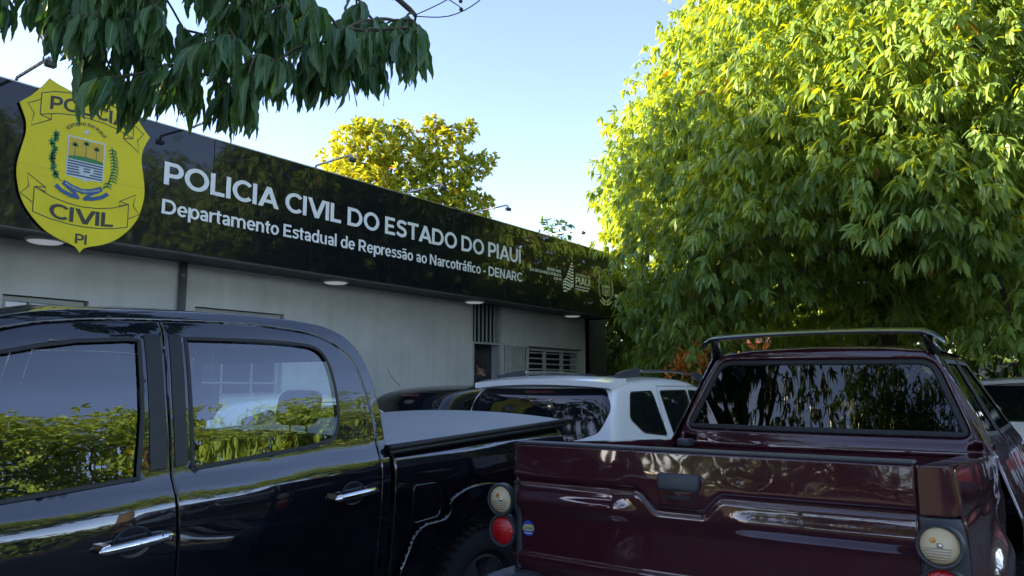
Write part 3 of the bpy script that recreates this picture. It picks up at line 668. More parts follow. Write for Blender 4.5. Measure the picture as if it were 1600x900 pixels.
tb = [(-.42,.715),(-.30,.765),(-.16,.792),(0,.80),(.16,.792),(.30,.765),(.42,.715)]; tb2 = [(-.42,.495),(-.28,.545),(-.14,.57),(0,.577),(.14,.57),(.28,.545),(.42,.495)]
tb = [(a, b-.02) for a, b in tb]
LN(*tb); LN(*tb2); LN(tb[0], tb2[0]); LN(tb[-1], tb2[-1])
for sg_ in (-1, 1):
    LN((sg_*.42,.635),(sg_*.525,.568),(sg_*.468,.49),(sg_*.488,.375),(sg_*.325,.475),(sg_*.33,.53)); LN((sg_*.325,.475),(sg_*.42,.495))
bb = [(-.42,-.162),(-.27,-.225),(-.14,-.255),(0,-.268),(.14,-.255),(.27,-.225),(.42,-.162)]; bb2 = [(-.42,-.385),(-.27,-.425),(-.12,-.445),(0,-.45),(.12,-.445),(.27,-.425),(.42,-.385)]
LN(*bb); LN(*bb2); LN(bb[0], bb2[0]); LN(bb[-1], bb2[-1])
for sg_ in (-1, 1):
    LN((sg_*.42,-.162),(sg_*.325,-.193),(sg_*.33,-.15),(sg_*.485,-.053),(sg_*.465,-.165),(sg_*.527,-.241),(sg_*.425,-.305)); LN((sg_*.42,-.162),(sg_*.33,-.15))
v = []; f = []
for i, q in enumerate(ln):
    ar = sum(q[j][0]*q[(j+1) % 4][1]-q[(j+1) % 4][0]*q[j][1] for j in range(4))
    if ar < 0: q = q[::-1]
    n = len(v); v += [(SX+.00002*i, 3.322+a, 3.4+b) for a, b in q]; f.append((n,n+1,n+2,n+3))
tag(mesh_obj('banner_line', v, f, M['ink'], SH), kind='stuff')
def archtext(name, s, x0, x1, fz, cap, m):
    tot = sum(glyph(c)[1] for c in s); xx = 0; v = []; f = []
    for ch in s:
        P, adv = glyph(ch)
        for i, q in enumerate(P):
            ar = sum(q[j][0]*q[(j+1) % len(q)][1]-q[(j+1) % len(q)][0]*q[j][1] for j in range(len(q)))
            if ar < 0: q = q[::-1]
            n = len(v)
            for a, b in q:
                xa = x0+(x1-x0)*(xx+a)/tot; v.append((SX+.0015+.0001*(i % 5), 3.322+xa, 3.4+fz(xa)+b*cap))
            f.append(tuple(range(n, n+len(q))))
        xx += adv
    mesh_obj(name, v, f, m, SH)
archtext('badge_lettering', 'POLÍCIA', -.345, .36, lambda a: .60-.28*a*a, .125, M['ink'])
archtext('badge_lettering', 'CIVIL', -.285, .295, lambda a: -.425+.22*a*a, .135, M['ink'])
archtext('badge_lettering', 'PI', -.05, .062, lambda a: -.612, .092, M['ink'])
crest(SH, SX, 3.322, 3.4, 1.0, [M['crest_white'], M['crest_gold'], M['crest_green'], M['crest_navy'], M['crest_white'], M['crest_blue'], M['ink']])
for z in (3.42,): box('plate_joint', M['crest_gold'], SH, SX-.0012, SX-.0006, 3.322-.562, 3.322+.562, z, z+.004)
# white state crest printed at the far end of the sign
W_ = M['letter']; K_ = M['panel']
crest(S, FX+.006, 13.33, 3.275, 1.0, [W_, K_, W_, K_, K_, W_, W_])

# floodlight arms over the sign
for i, (y, lab) in enumerate(((2.72,'leftmost floodlight arm above the yellow badge'),(4.37,'floodlight arm behind the hanging mango leaves'),(6.06,'floodlight arm in front of the left part of the yellow-green tree'),(7.69,'floodlight arm in front of the right part of the yellow-green tree'),(9.20,'floodlight arm standing against open sky over the sign'),(11.42,'floodlight arm over the small white lettering at the edge of the big mango'),(13.7,'last floodlight arm among the leaves at the far end of the sign'))):
    a = empty('floodlight_arm', (FX, y, 4.148), lab, 'floodlight', 'floodlight arms along the top of the sign')
    k = MB(); k.tube([(FX-.06,y,4.15),(FX-.03,y,4.19),(FX+.58,y,4.215),(FX+.60,y,4.20),(FX+.605,y,4.165)], .0135, 8); k.build('pipe', M['galv'], a, smooth=True)
    box('foot_plate', M['galv'], a, FX-.085, FX-.02, y-.03, y+.03, 4.149, 4.156)
    hd = box('lamp_head', M['lamp_housing'], a, FX+.575, FX+.64, y-.04, y+.04, 4.125, 4.17, b=.008)
    box('lamp_lens', M['lamp_glass'], hd, FX+.5705, FX+.574, y-.03, y+.03, 4.13, 4.163)
    box('bracket', M['galv'], hd, FX+.595, FX+.605, y-.048, y-.042, 4.13, 4.18)

# ================================================================ trees
def rosettes(tips, axes, nleaf, L, Wd, droop, seed, spread=.75, lvar=.3, tintb=None):
    """leaves in whorls at twig tips: each leaf is a folded, drooping blade (5 spine points, 8 triangles at most)"""
    r = np.random.default_rng(seed); n = len(tips); T = np.repeat(tips, nleaf, 0); A = np.repeat(axes, nleaf, 0); N = len(T)
    phi = r.uniform(0, 2*np.pi, N)+np.tile(np.arange(nleaf)*2.4, n)
    u = np.cross(A, np.array([0.03,.02,1.0])); u /= np.maximum(np.linalg.norm(u, axis=1), 1e-6)[:,None]; v = np.cross(A, u)
    rad = u*np.cos(phi)[:,None]+v*np.sin(phi)[:,None]
    d = A*r.uniform(.1,.8,N)[:,None]+rad*spread*r.uniform(.6,1.2,N)[:,None]+np.array([0,0,-1.0])*droop*r.uniform(.5,1.2,N)[:,None]
    d /= np.linalg.norm(d, axis=1)[:,None]
    side = np.cross(d, np.array([0,0,1.0])+r.normal(0,.35,(N,3))); side /= np.maximum(np.linalg.norm(side, axis=1), 1e-6)[:,None]
    nn = np.cross(side, d); l = L*(1+r.uniform(-lvar,lvar,N))[:,None]; w_ = Wd*(1+r.uniform(-lvar,lvar,N))[:,None]
    b = T+r.normal(0,.02,(N,3))+A*r.uniform(-.06,.03,N)[:,None]
    dn = np.array([0,0,-1.0])*l*.12*droop
    p0 = b; m1 = b+d*l*.33+nn*l*.05; p1a = m1+side*w_*.5; p1b = m1-side*w_*.5; m2 = b+d*l*.70+nn*l*.02+dn*.5; p2a = m2+side*w_*.42; p2b = m2-side*w_*.42; p3 = b+d*l+dn*1.5
    V = np.stack([p0,p1a,p1b,p2a,p2b,p3], 1).reshape(-1,3)
    base = (np.arange(N)*6)[:,None]
    tri = np.array([[0,2,1],[1,2,4],[1,4,3],[3,4,5]])
    F = (base[:,:,None]+tri[None]).reshape(-1,3)
    tr = np.repeat(r.uniform(0,1,n), nleaf)*.5+r.uniform(0,1,N)*.5
    if tintb is not None: tr = np.clip(tr*.55+np.repeat(tintb, nleaf)*.45, 0, 1)
    tr = np.where(r.uniform(0,1,N) > .996, 1.0, np.minimum(tr, .94))
    return V, F, np.repeat(tr, 4)
def tri_obj(name, V, F, tint, m, parent=None, smooth=True):
    me = bpy.data.meshes.new(name); o0 = np.array(origin(parent)); V = V-o0
    me.vertices.add(len(V)); me.vertices.foreach_set('co', V.astype(np.float32).ravel()); me.loops.add(len(F)*3); me.loops.foreach_set('vertex_index', F.astype(np.int32).ravel())
    me.polygons.add(len(F)); me.polygons.foreach_set('loop_start', np.arange(0, len(F)*3, 3, dtype=np.int32)); me.polygons.foreach_set('loop_total', np.full(len(F), 3, dtype=np.int32))
    me.update(calc_edges=True); me.materials.append(m)
    if smooth: me.polygons.foreach_set('use_smooth', np.ones(len(F), bool))
    at = me.attributes.new('tint', 'FLOAT', 'FACE'); at.data.foreach_set('value', tint.astype(np.float32))
    o = bpy.data.objects.new(name, me); link(o, parent); return o
def cloud(clumps, dens, seed, down=.25, inner=.35, up=.0):
    """twig tips over the outer shells of the clumps"""
    r = np.random.default_rng(seed); P = []; A = []; TB = []
    C = np.array([c[:3] for c in clumps]); Rr = np.array([c[3] for c in clumps]); tb = r.uniform(0,1,len(C))
    for i, (c, rr) in enumerate(zip(C, Rr)):
        n = int(dens*rr*rr); d = r.normal(0,1,(n,3)); d /= np.linalg.norm(d, axis=1)[:,None]
        d = d[(d[:,2] > -.75) | (r.uniform(0,1,n) < down)]
        k = np.where(r.uniform(0,1,len(d)) < inner, r.uniform(.35,.9,len(d)), r.uniform(.88,1.12,len(d)))
        # uneven outline
        lump = 1+.2*np.sin(d[:,0]*5+i)*np.sin(d[:,1]*6+2*i)+.12*np.sin(d[:,2]*9+3*i)
        p = c+d*(rr*k*lump)[:,None]*np.array([1,1,.85]); P.append(p); A.append(d+np.array([0,0,up])); TB.append(np.full(len(p), tb[i]))
    P = np.concatenate(P); A = np.concatenate(A); TB = np.concatenate(TB); A /= np.linalg.norm(A, axis=1)[:,None]
    # drop tips deep inside other clumps
    dd = np.linalg.norm(P[:,None]-C[None], axis=2)/Rr[None]; deep = (dd < .55).any(1) & (r.uniform(0,1,len(P)) < .75)
    return P[~deep], A[~deep], TB[~deep]
def limb_to(mb, a, b, r0, r1, sag=.15, n=6, seed=0):
    r = random.Random(seed); a = Vector(a); b = Vector(b); pts = []; rad = []
    for i in range(n+1):
        t = i/n; p = a.lerp(b, t); p.z += math.sin(t*math.pi)*sag*(b-a).length; p += Vector((r.uniform(-1,1),r.uniform(-1,1),r.uniform(-1,1)))*.03*(b-a).length*math.sin(t*math.pi); pts.append(p); rad.append(r0+(r1-r0)*t**.8)
    mb.tube(pts, rad, 8)
def tree(name, base, trunk_pts, trunk_r, forks, clumps, m, label, L, Wd, droop, dens, nleaf, seed, spread=.75, group=None, inner=.35, limb_r=.12, up=0, down=.25):
    t = empty(name, base, label, 'tree', group)
    k = MB(); k.tube(trunk_pts, trunk_r, 14); k.build('trunk', M['bark'], t, smooth=True)
    fk = [Vector(p) for p in forks]; byf = {}
    for i, c in enumerate(clumps):
        j = min(range(len(fk)), key=lambda q: (fk[q]-Vector(c[:3])).length); byf.setdefault(j, []).append(i)
    for j, idx in byf.items():
        k = MB()
        if j: limb_to(k, fk[0], fk[j], limb_r*1.2, limb_r*.8, .06, 5, seed+j)
        for i in idx: limb_to(k, fk[j], clumps[i][:3], limb_r*.6, .018, .08, 5, seed*7+i)
        k.build('limb', M['bark'], t, smooth=True)
    P, A, TB = cloud(clumps, dens, seed, inner=inner, up=up, down=down)
    V, F, tr = rosettes(P, A, nleaf, L, Wd, droop, seed+1, spread, tintb=TB)
    tag(tri_obj('crown', V, F, tr, m, t), kind='stuff'); return t
rs = random.Random(11)
# --- the great mango tree on the right
BM = [(-4.2,13.5,7.8,1.4),(-4.9,13.5,7.0,1.2),(-5.6,13.1,6.1,1.1),(-6.2,13.2,5.3,1.0),(-7.3,14.7,4.9,.75),(-5.9,12.6,4.3,.95),(-3.3,11.6,6.8,1.5),(-3.8,11.4,5.4,1.35),(-4.4,11.3,4.6,1.2),(-4.9,11.5,3.5,1.0),
 (-5.1,11.6,2.75,.75),(-4.6,11.5,2.45,.7),(-5.3,11.9,2.1,.5),(-3.9,10.6,3.3,.85),(-3.2,10.3,4.0,1.05),(-2.6,10.1,4.7,1.2),(-2.2,10.4,5.8,1.4),(-2.3,9.95,3.85,.75),(-1.4,10.4,6.0,1.4),(-1.3,9.8,4.8,1.2),(-1.1,9.35,3.55,.75),(-1.5,9.6,4.0,.7),
 (-.6,10.4,5.6,1.35),(-.4,10.1,4.4,1.0),(-.75,10.3,3.3,.6),(-.40,11.0,2.95,.65),(-.5,11.3,2.25,.55),(-.2,10.5,3.6,.8),(.3,11.6,5.2,1.5),(.5,12.3,4.0,1.2),(.5,12.9,2.9,1.1),(-3.2,11.0,2.9,.4),
 (-4.9,15.0,8.7,1.4),(-3.5,13.5,9.3,1.8),(-1.8,12.2,8.3,1.8),(0,12,7.4,1.8),(-2.5,12.2,7.2,1.6),(-.8,11.7,6.9,1.5),(-6.2,15.0,7.0,1.5),(-6.7,14.9,5.7,1.2),(1.5,13.5,6.3,1.8),(1.9,14.5,4.4,1.6),(-2,15.5,9.6,2.2),(.8,15.5,8.2,2.2),(-4.8,17.5,8.0,2.2),(-2,19,7.0,2.2),(1.2,18.5,6.2,2.2),(-5.8,16.5,5.0,1.4),(-4.5,19.5,5.4,1.7),(-.3,20.2,4.6,1.6),
 (-3.6,12.5,4.2,1.2),(-2.4,11.6,4.6,1.2),(-1.2,11.2,4.6,1.1),(-4.6,12.9,5.2,1.3),(-4.8,13.2,3.4,.9),(-3.0,12.6,5.7,1.3),(-1.6,12.2,5.4,1.4),(-.1,12.2,5.2,1.3),(-2.8,13.8,4.3,1.0),(-1.2,13.4,4.1,.9),(.4,13.9,3.6,1.0),
 (-5.7,13.0,3.4,.7),(-5.6,12.7,2.75,.7),(-5.8,13.0,2.1,.6),(-5.5,12.4,1.6,.5),(-4.6,12.4,1.9,.6),(-4.2,14.6,3.3,1.1),(-3.2,16,3.0,1.0),(-5.2,15.5,3.2,1.2),(-1.9,16.6,3.2,1.1),(-.6,15.9,3.3,1.1),(.9,15.5,3.0,1.1),(2.1,15.0,3.0,1.1),(-3.6,12.2,3.4,.7),(-2.2,12.0,3.5,.7),(-.9,12.0,3.5,.7),(-2.3,12.9,3.0,.75),(-1.5,13.1,3.2,.75),(-2.6,14.2,2.7,.6),(-5.3,17.8,3.4,1.3),(1.0,17.8,3.2,1.3),(-1.5,19.0,3.6,1.4),(-3.6,18.8,3.4,1.4),(-7.0,15.2,3.3,1.0),(-6.9,14.9,2.1,.85),(-6.5,14.3,1.3,.6)]
tree('mango_tree', (-2.8,15.3,0), [(-2.8,15.3,-.1),(-2.83,15.3,.4),(-2.7,15.25,1.5),(-2.75,15.2,2.5)], [.48,.36,.32,.34], [(-2.75,15.2,2.4),(-4.3,14,4.6),(-1.2,13,4.6),(-2.6,13.4,6.6),(.2,15,5.2),(-3,17,5.2),(-1.0,11.8,4.0)],
     BM, M['mango'], 'huge spreading mango tree with drooping leaves filling the right of the view', .165, .046, .95, 275, 11, 21, spread=.8, limb_r=.16, inner=.42, down=.15)
# --- tree behind the building, yellow green
BT = [(-16.6,15.2,8.2,.9),(-15.9,15.3,8.45,.8),(-16.1,15.1,7.2,.9),(-15.2,16.1,8.15,.8),(-14.5,16.7,8.5,.7),(-15.2,15.8,6.9,1),(-14.2,16.5,7.3,.85),(-13.7,17.2,7.9,.42),(-14.1,16.4,6.3,.8),(-13.7,17.2,6.7,.5),(-15.3,15.1,6.1,.9),(-16.9,15.1,7.5,.6),(-13.4,17.5,8.1,.3),(-13.95,17.05,9.0,.3),(-15.4,16.0,9.0,.3),(-16.3,15.3,9.1,.35),(-14.7,16.5,9.15,.28),(-15.8,16.2,5.4,1.1),(-14.4,17.2,5.5,.9)]
tree('almond_tree', (-15.2,16.2,0), [(-15.2,16.2,-.1),(-15.15,16.2,1),(-15.3,16.25,3),(-15.2,16.2,4.6)], [.3,.22,.19,.18], [(-15.2,16.2,4.4),(-15.9,15.6,6.4),(-14.4,16.8,6.4)], BT, M['almond'],
     'bushy yellow-green tree rising behind the black sign', .17, .085, .12, 330, 8, 31, spread=.9, limb_r=.09, inner=.5, up=.3, down=.7)
# --- small crowns further off
tree('small_tree', (-13.4,21.0,0), [(-13.4,21,-.1),(-13.4,21,2),(-13.3,21,5)], [.2,.15,.1], [(-13.3,21,4.8)], [(-13.25,20.8,6.3,.6),(-13.1,20.4,5.7,.7),(-13.9,21.2,5.3,.8),(-12.7,20.9,5.0,.8)], M['mango_dark'], 'small green tree top between the sign and the big mango', .24, .07, .5, 130, 8, 41, group='far trees')
tree('small_tree', (-15.7,21.6,0), [(-15.7,21.6,-.1),(-15.7,21.6,2),(-15.6,21.6,5)], [.2,.15,.1], [(-15.6,21.6,4.8)], [(-15.6,21.3,6.45,.45),(-15.2,21.5,6.2,.4),(-16.2,21.7,5.8,.8)], M['almond'], 'low tree top just peeking over the sign beside the yellow-green tree', .24, .07, .4, 130, 8, 42, group='far trees')
# --- trees behind the big mango, and across the street (they show in windows and paint)
def rough_tree(x, y, h, r, m, label, seed, dens=60, L=.34, Wd=.13, nleaf=7, low=.35, grp='trees around the car park'):
    q = random.Random(seed); cl = []
    for i in range(17):
        a = q.uniform(0, 6.28); e_ = q.uniform(-.35, 1.1); rr = r*q.uniform(.45,.8); cl.append((x+math.cos(a)*math.cos(e_)*rr, y+math.sin(a)*math.cos(e_)*rr, h*(1-.32)-0+math.sin(e_)*h*low*q.uniform(.5,.9), r*q.uniform(.28,.46)))
    return tree('tree', (x,y,0), [(x,y,-.1),(x+.1,y,h*.2),(x,y+.1,h*.5)], [r*.09,r*.065,r*.05], [(x,y,h*.48),(x+r*.3,y,h*.6),(x-r*.3,y+r*.2,h*.62)], cl, m, label, L, Wd, .6, dens, nleaf, seed, group=grp, limb_r=.09)
for (x,y,h,r,mm,lab) in ((10.6,3.0,10.0,4.0,'mango','tall sunlit mango across the street to the right of the viewer'),(11.2,14,9.0,3.9,'mango','tall mango across the street beside the maroon pickup'),(10.8,-5.5,8.4,3.6,'mango','broad mango across the street behind the viewer'),(11.8,8.6,9.8,3.9,'mango','middle one of the three tall mangoes across the street'),
                 (-12.2,.4,8.4,3.2,'mango_dark','tall tree standing behind the left end of the police building'),(-17.2,.8,11.0,3.7,'mango_dark','tallest tree further behind the left end of the police building'),(-13.5,-5.5,8.2,3.4,'mango_dark','tree behind the police building, out of view to the left'),(-.6,-12,9.2,3.6,'mango_dark','tree behind the viewer down the car park'),(-5.0,-15,7.2,3.6,'mango_dark','tall tree behind the viewer on the left of the car park'),(13.5,21,8.5,4.6,'mango_dark','tree across the street beyond the white estate car')):  # trees behind the building are unseen, added to shade the big mango
    rough_tree(x, y, h, r, M[mm], lab, abs(int(x*7+y*13))+99, dens=120, L=.22, Wd=.065, nleaf=8)
rough_tree(5.4, -12.5, 8.6, 3.6, M['mango_dark'], 'tree behind the viewer nearest the street', 777, dens=120, L=.23, Wd=.07)
for j, (x,y,h,r) in enumerate(((-10,31,6.5,3.6),(-1,34,6.0,3.6),(8,33,6.5,3.8))):
    rough_tree(x, y, h, r, M['mango_dark'], ['far tree behind the left half of the big mango','far tree seen under the middle of the big mango','far tree behind the right edge of the big mango'][j], 200+j, dens=40, L=.45, Wd=.16)
# leafy thicket at the back of the car park
def thicket(x, y, h, r, label, seed, ry=1.3):
    q = random.Random(seed); cl = [(x+q.uniform(-r,r), y+q.uniform(-ry,ry), .5+(h-1.1)*q.random(), q.uniform(.7,1.15)) for i in range(26)]
    return tree('shrub_tree', (x,y,0), [(x,y,-.1),(x,y+.1,1.2),(x+.1,y,h*.5)], [.16,.12,.08], [(x,y,h*.4),(x+r*.5,y,h*.45),(x-r*.5,y,h*.45)], cl, M['mango_dark'], label, .26, .075, .7, 75, 8, seed, group='leafy shrub trees at the back of the car park', limb_r=.05)
thicket(-7.9, 19.2, 4.6, 1.6, 'leafy shrub tree beyond the end of the police building', 301)
thicket(-9.7, 18.2, 5.0, 1.0, 'leafy shrub tree just past the corner of the police building', 306)
thicket(-4.6, 22.6, 4.4, 2.1, 'leafy shrub tree behind the left side of the big mango trunk', 302)
thicket(.2, 23.2, 4.2, 2.3, 'leafy shrub tree directly behind the big mango trunk', 303)
thicket(4.6, 22.0, 4.6, 2.4, 'leafy shrub tree behind the right side of the big mango', 304)
thicket(3.2, 15.2, 3.3, .8, 'low leafy shrub tree under the right edge of the big mango', 305, 1.6)
for j, (x, y) in enumerate(((-6.5,-18.5),(-2.0,-19.5),(2.6,-18.6),(7.4,-16.5),(11.5,-11.5))): thicket(x, y, 3.4, 2.5, ['leafy shrub tree far behind the viewer on the building side','leafy shrub tree far behind the viewer, second from the building','leafy shrub tree far behind the viewer in the middle','leafy shrub tree far behind the viewer near the street','leafy shrub tree far behind the viewer across the street'][j], 310+j)  # unseen shrubs, added to darken what the tailgate reflects
for j, y in enumerate((-5, 1, 7, 13, 19, 25)): thicket(15.5, y, 3.2, 1.3, ['dark roadside shrub tree nearest behind the viewer','dark roadside shrub tree level with the viewer','dark roadside shrub tree level with the pickups','dark roadside shrub tree beyond the pickups','dark roadside shrub tree beyond the far white car','farthest dark roadside shrub tree'][j], 330+j, ry=3.2)  # unseen shrubs, added to block a bright gap mirrored in the black door
# orange-leaved shrub glimpsed left of the maroon cab
cr = empty('orange_shrub', (-4.72,11.3,0), 'shrub with bright orange leaves glimpsed left of the maroon cab', 'shrub'); k = MB(); k.tube([(-4.72,11.3,-.05),(-4.72,11.3,.8),(-4.75,11.3,1.5)], [.05,.04,.02], 8); k.build('stem', M['bark'], cr, smooth=True)
P, A, TB = cloud([(-4.72,11.3,1.8,.26),(-4.6,11.2,2.05,.18),(-4.85,11.3,1.6,.25)], 260, 91); V, F, tr = rosettes(P, A, 7, .17, .035, .1, 92, 1.0); tag(tri_obj('foliage', V, F, np.minimum(tr,.9), M['orange_leaf'], cr), kind='stuff')
# distant wood line all round
q = np.random.default_rng(5); N = 1500; an = q.uniform(0, 2*np.pi, N); rr_ = q.uniform(85, 130, N); hh = 5.5+2.2*np.sin(an*9)+1.5*np.sin(an*23)
P = np.stack([np.cos(an)*rr_, np.sin(an)*rr_, q.uniform(0,1,N)**.7*hh], 1); A = q.normal(0,1,(N,3)); A /= np.linalg.norm(A, axis=1)[:,None]
V, F, tr = rosettes(P, A, 8, 2.2, 1.1, .4, 6, 1.0); tag(tri_obj('distant_trees', V, F, tr, M['mango_dark']), 'far line of trees around the horizon', 'trees', kind='stuff')
# walls seen in the gaps under the mango
hs = empty('ochre_house', (-9.2, 26.5, 0), 'sunlit orange house glimpsed under the mango beside the maroon cab', 'house')
box('wall', M['ochre'], hs, -11.9, -6.6, 25.5, 29, 0, 2.9); 
k = MB(); k.prism([(25.1,2.9),(29.4,2.9),(27.2,3.9)], lambda a, b, d: (d, a, b), -12.2, -6.3); k.build('roof', M['terracotta'], hs)
box('window', M['pane_dark'], hs, -10.2, -9.2, 25.46, 25.499, 1.0, 2.0); box('door', M['white_metal'], hs, -8.0, -7.2, 25.46, 25.499, 0, 2.1)
bw = empty('boundary_wall', (0, 26, 0), 'long pale boundary wall at the back of the car park', 'wall'); box('wall', M['cream'], bw, -6.2, 14, 26, 26.2, 0, 2.1); box('coping', M['pavement'], bw, -6.2, 14.02, 25.97, 26.23, 2.1, 2.17)

# --- the near mango tree: its trunk stands behind the viewer on the left, one branch hangs into view
NT = empty('mango_tree', (-4.6, -3.2, 0), 'near mango tree whose dark leafy branch hangs over the top left of the sign', 'tree')
k = MB(); k.tube([(-4.6,-3.2,-.1),(-4.6,-3.2,.4),(-4.5,-3.1,1.6),(-4.6,-2.9,2.9)], [.42,.31,.27,.27], 14); k.build('trunk', M['bark'], NT, smooth=True)
k = MB(); k.tube(catmull([(-4.6,-2.9,2.8),(-4.9,-1.6,4.2),(-4.7,.2,4.5),(-4.3,1.2,4.2),(-3.7,1.65,3.95),(-3.2,2.0,3.80),(-2.8,2.3,3.62),(-2.55,2.45,3.42),(-2.40,2.56,3.26)], 4), [.15]*4+[.12]*4+[.085]*4+[.06]*4+[.045]*4+[.033]*4+[.022]*4+[.013]*4+[.007], 10); k.build('limb', M['bark'], NT, smooth=True)
limbpts = [Vector(p) for p in catmull([(-4.7,.2,4.5),(-4.3,1.2,4.2),(-3.7,1.65,3.95),(-3.2,2.0,3.80),(-2.8,2.3,3.62),(-2.55,2.45,3.42),(-2.40,2.56,3.26)], 4)]
NC = [(-5.4,-.8,5.6,1.5),(-6.4,.6,5.6,1.4),(-6.2,-2.6,6.2,1.8),(-4.2,-3.6,6.4,1.8),(-5.6,-4.9,5.6,1.7),(-7.6,-1.2,5.4,1.5),(-7.4,-3.9,5.2,1.6),(-4.6,.3,5.4,1.1),(-5.2,-2.6,7.3,1.6),(-4.2,-6.2,5.0,1.4),(-8.6,-2.6,4.6,1.2),(-6.8,1.4,4.9,.9)]
k = MB()
for i, c in enumerate(NC): limb_to(k, (-4.6,-2.9,2.8), c[:3], .12, .02, .05, 5, i)
k.build('limb', M['bark'], NT, smooth=True)
P, A, TB = cloud(NC, 75, 61); V, F, tr = rosettes(P, A, 10, .24, .058, .95, 62, tintb=TB); tag(tri_obj('crown', V, F, tr, M['mango_dark'], NT), kind='stuff')
# close leaves: a blade with a folded midrib and a drooping tip
def leaf_mesh(seed):
    q = random.Random(seed); n = 9; v = []; f = []; uvs = []; bend = q.uniform(.25,.7); fold = q.uniform(.12,.42); wv = q.uniform(0,6); tw = q.uniform(-.5,.5); sb = q.uniform(-.12,.12)
    for i in range(n+1):
        t = i/n; wdt = .5*(math.sin(math.pi*min(1, t*1.0)**.82))**.75*(1-.25*t) if 0 < t < 1 else 0.0
        wdt = max(wdt, .02); x = t; z = -bend*t*t*.35; yc = sb*math.sin(t*math.pi)
        rip = .035*math.sin(t*19+wv)
        ca, sa = math.cos(tw*t), math.sin(tw*t)
        for s_, uu in ((-1,-1),(-.5,-.5),(0,0),(.5,.5),(1,1)):
            y = s_*wdt*.235; zz = abs(s_)*wdt*.235*fold*2-(abs(s_)**2)*wdt*.03+(rip*abs(s_)*.6)
            v.append((x-t*t*t*bend*.1, yc+y*ca-zz*sa, z+y*sa+zz*ca)); uvs.append((t, uu))
    for i in range(n):
        for j in range(4): a = i*5+j; f.append((a, a+5, a+6, a+1))
    me = bpy.data.meshes.new('leaf'); me.from_pydata(v, [], f); me.update(); me.polygons.foreach_set('use_smooth', [True]*len(f)); me.materials.append(M['mango_near'])
    ul = me.uv_layers.new(name='UVMap')
    for p in me.polygons:
        for li, vi in zip(p.loop_indices, p.vertices): ul.data[li].uv = uvs[vi]
    tn = me.attributes.new('tint', 'FLOAT', 'FACE'); tn.data.foreach_set('value', np.full(len(f), q.uniform(0,.2)))
    return me
LM = [leaf_mesh(i) for i in range(10)]
TIPS = [(-3.69,1.41,3.26),(-3.71,1.4,3.4),(-4.07,1.59,3.71),(-3.58,1.34,3.58),(-3.39,1.4,3.04),(-3.99,1.7,3.44),(-3.47,1.46,3.36),(-4.08,1.69,3.79),(-3.8,1.59,3.85),(-3.24,1.46,2.83),(-4.07,1.8,3.35),(-3.38,1.52,3.15),(-4.0,1.79,3.61),(-3.51,1.56,3.5),(-3.27,1.42,3.49),(-3.06,1.43,2.72),(-3.33,1.53,2.97),(-3.37,1.57,3.15),(-3.42,1.62,3.35),(-3.34,1.52,3.38),(-3.38,1.54,3.53),(-3.15,1.44,3.52),(-3.75,1.82,3.04),(-3.28,1.63,2.99),(-3.02,1.46,2.97),(-3.92,1.93,3.55),(-2.97,1.46,3.17),(-3.78,1.81,3.77),(-3.62,1.74,3.83),(-3.05,1.62,2.81),(-3.27,1.69,3.04),(-2.88,1.52,2.98),(-3.72,1.87,3.55),(-3.01,1.53,3.29),(-3.09,1.61,3.48),(-3.12,1.54,3.62),(-2.85,1.58,2.78),(-3.8,2.07,3.35),(-3.61,1.93,3.38),(-3.31,1.78,3.34),(-2.89,1.54,3.26),(-3.73,1.99,3.96),(-2.87,1.55,3.51),(-2.93,1.73,2.79),(-2.87,1.69,2.85),(-3.29,1.91,3.18),(-3.54,2.14,3.55),(-3.43,2.03,3.59),(-2.94,1.72,3.47),(-3.59,2.13,4.02),(-3.34,2.16,2.98),(-3.08,2.01,3.01),(-2.85,1.85,3.04),(-2.67,1.75,3.05),(-3.2,2.1,3.51),(-2.78,1.73,3.34),(-2.67,1.73,3.45),(-3.06,2.08,2.86),(-2.72,1.89,2.83),(-2.59,1.73,2.87),(-3.24,2.24,3.47),(-3.02,2.08,3.42),(-3.13,2.15,3.7),(-3.26,2.18,3.87),(-2.47,1.83,2.78),(-2.9,2.09,3.11),(-2.55,1.91,3.08),(-2.92,2.12,3.41),(-3.21,2.29,3.74),(-2.82,2.01,3.64),(-2.52,2.05,2.87),(-2.43,1.95,2.89),(-3.1,2.43,3.45),(-3.05,2.43,3.61),(-3.06,2.46,3.82),(-3.07,2.4,3.93),(-2.38,2.07,2.82),(-2.34,2.07,2.98),(-2.59,2.38,3.02),(-2.17,2.02,2.88),(-2.49,2.38,2.99),(-2.17,2.11,2.94),(-2.3,2.36,3.0),(-3.81,1.33,3.43),(-3.79,1.34,3.33),(-3.8,1.34,3.21)]
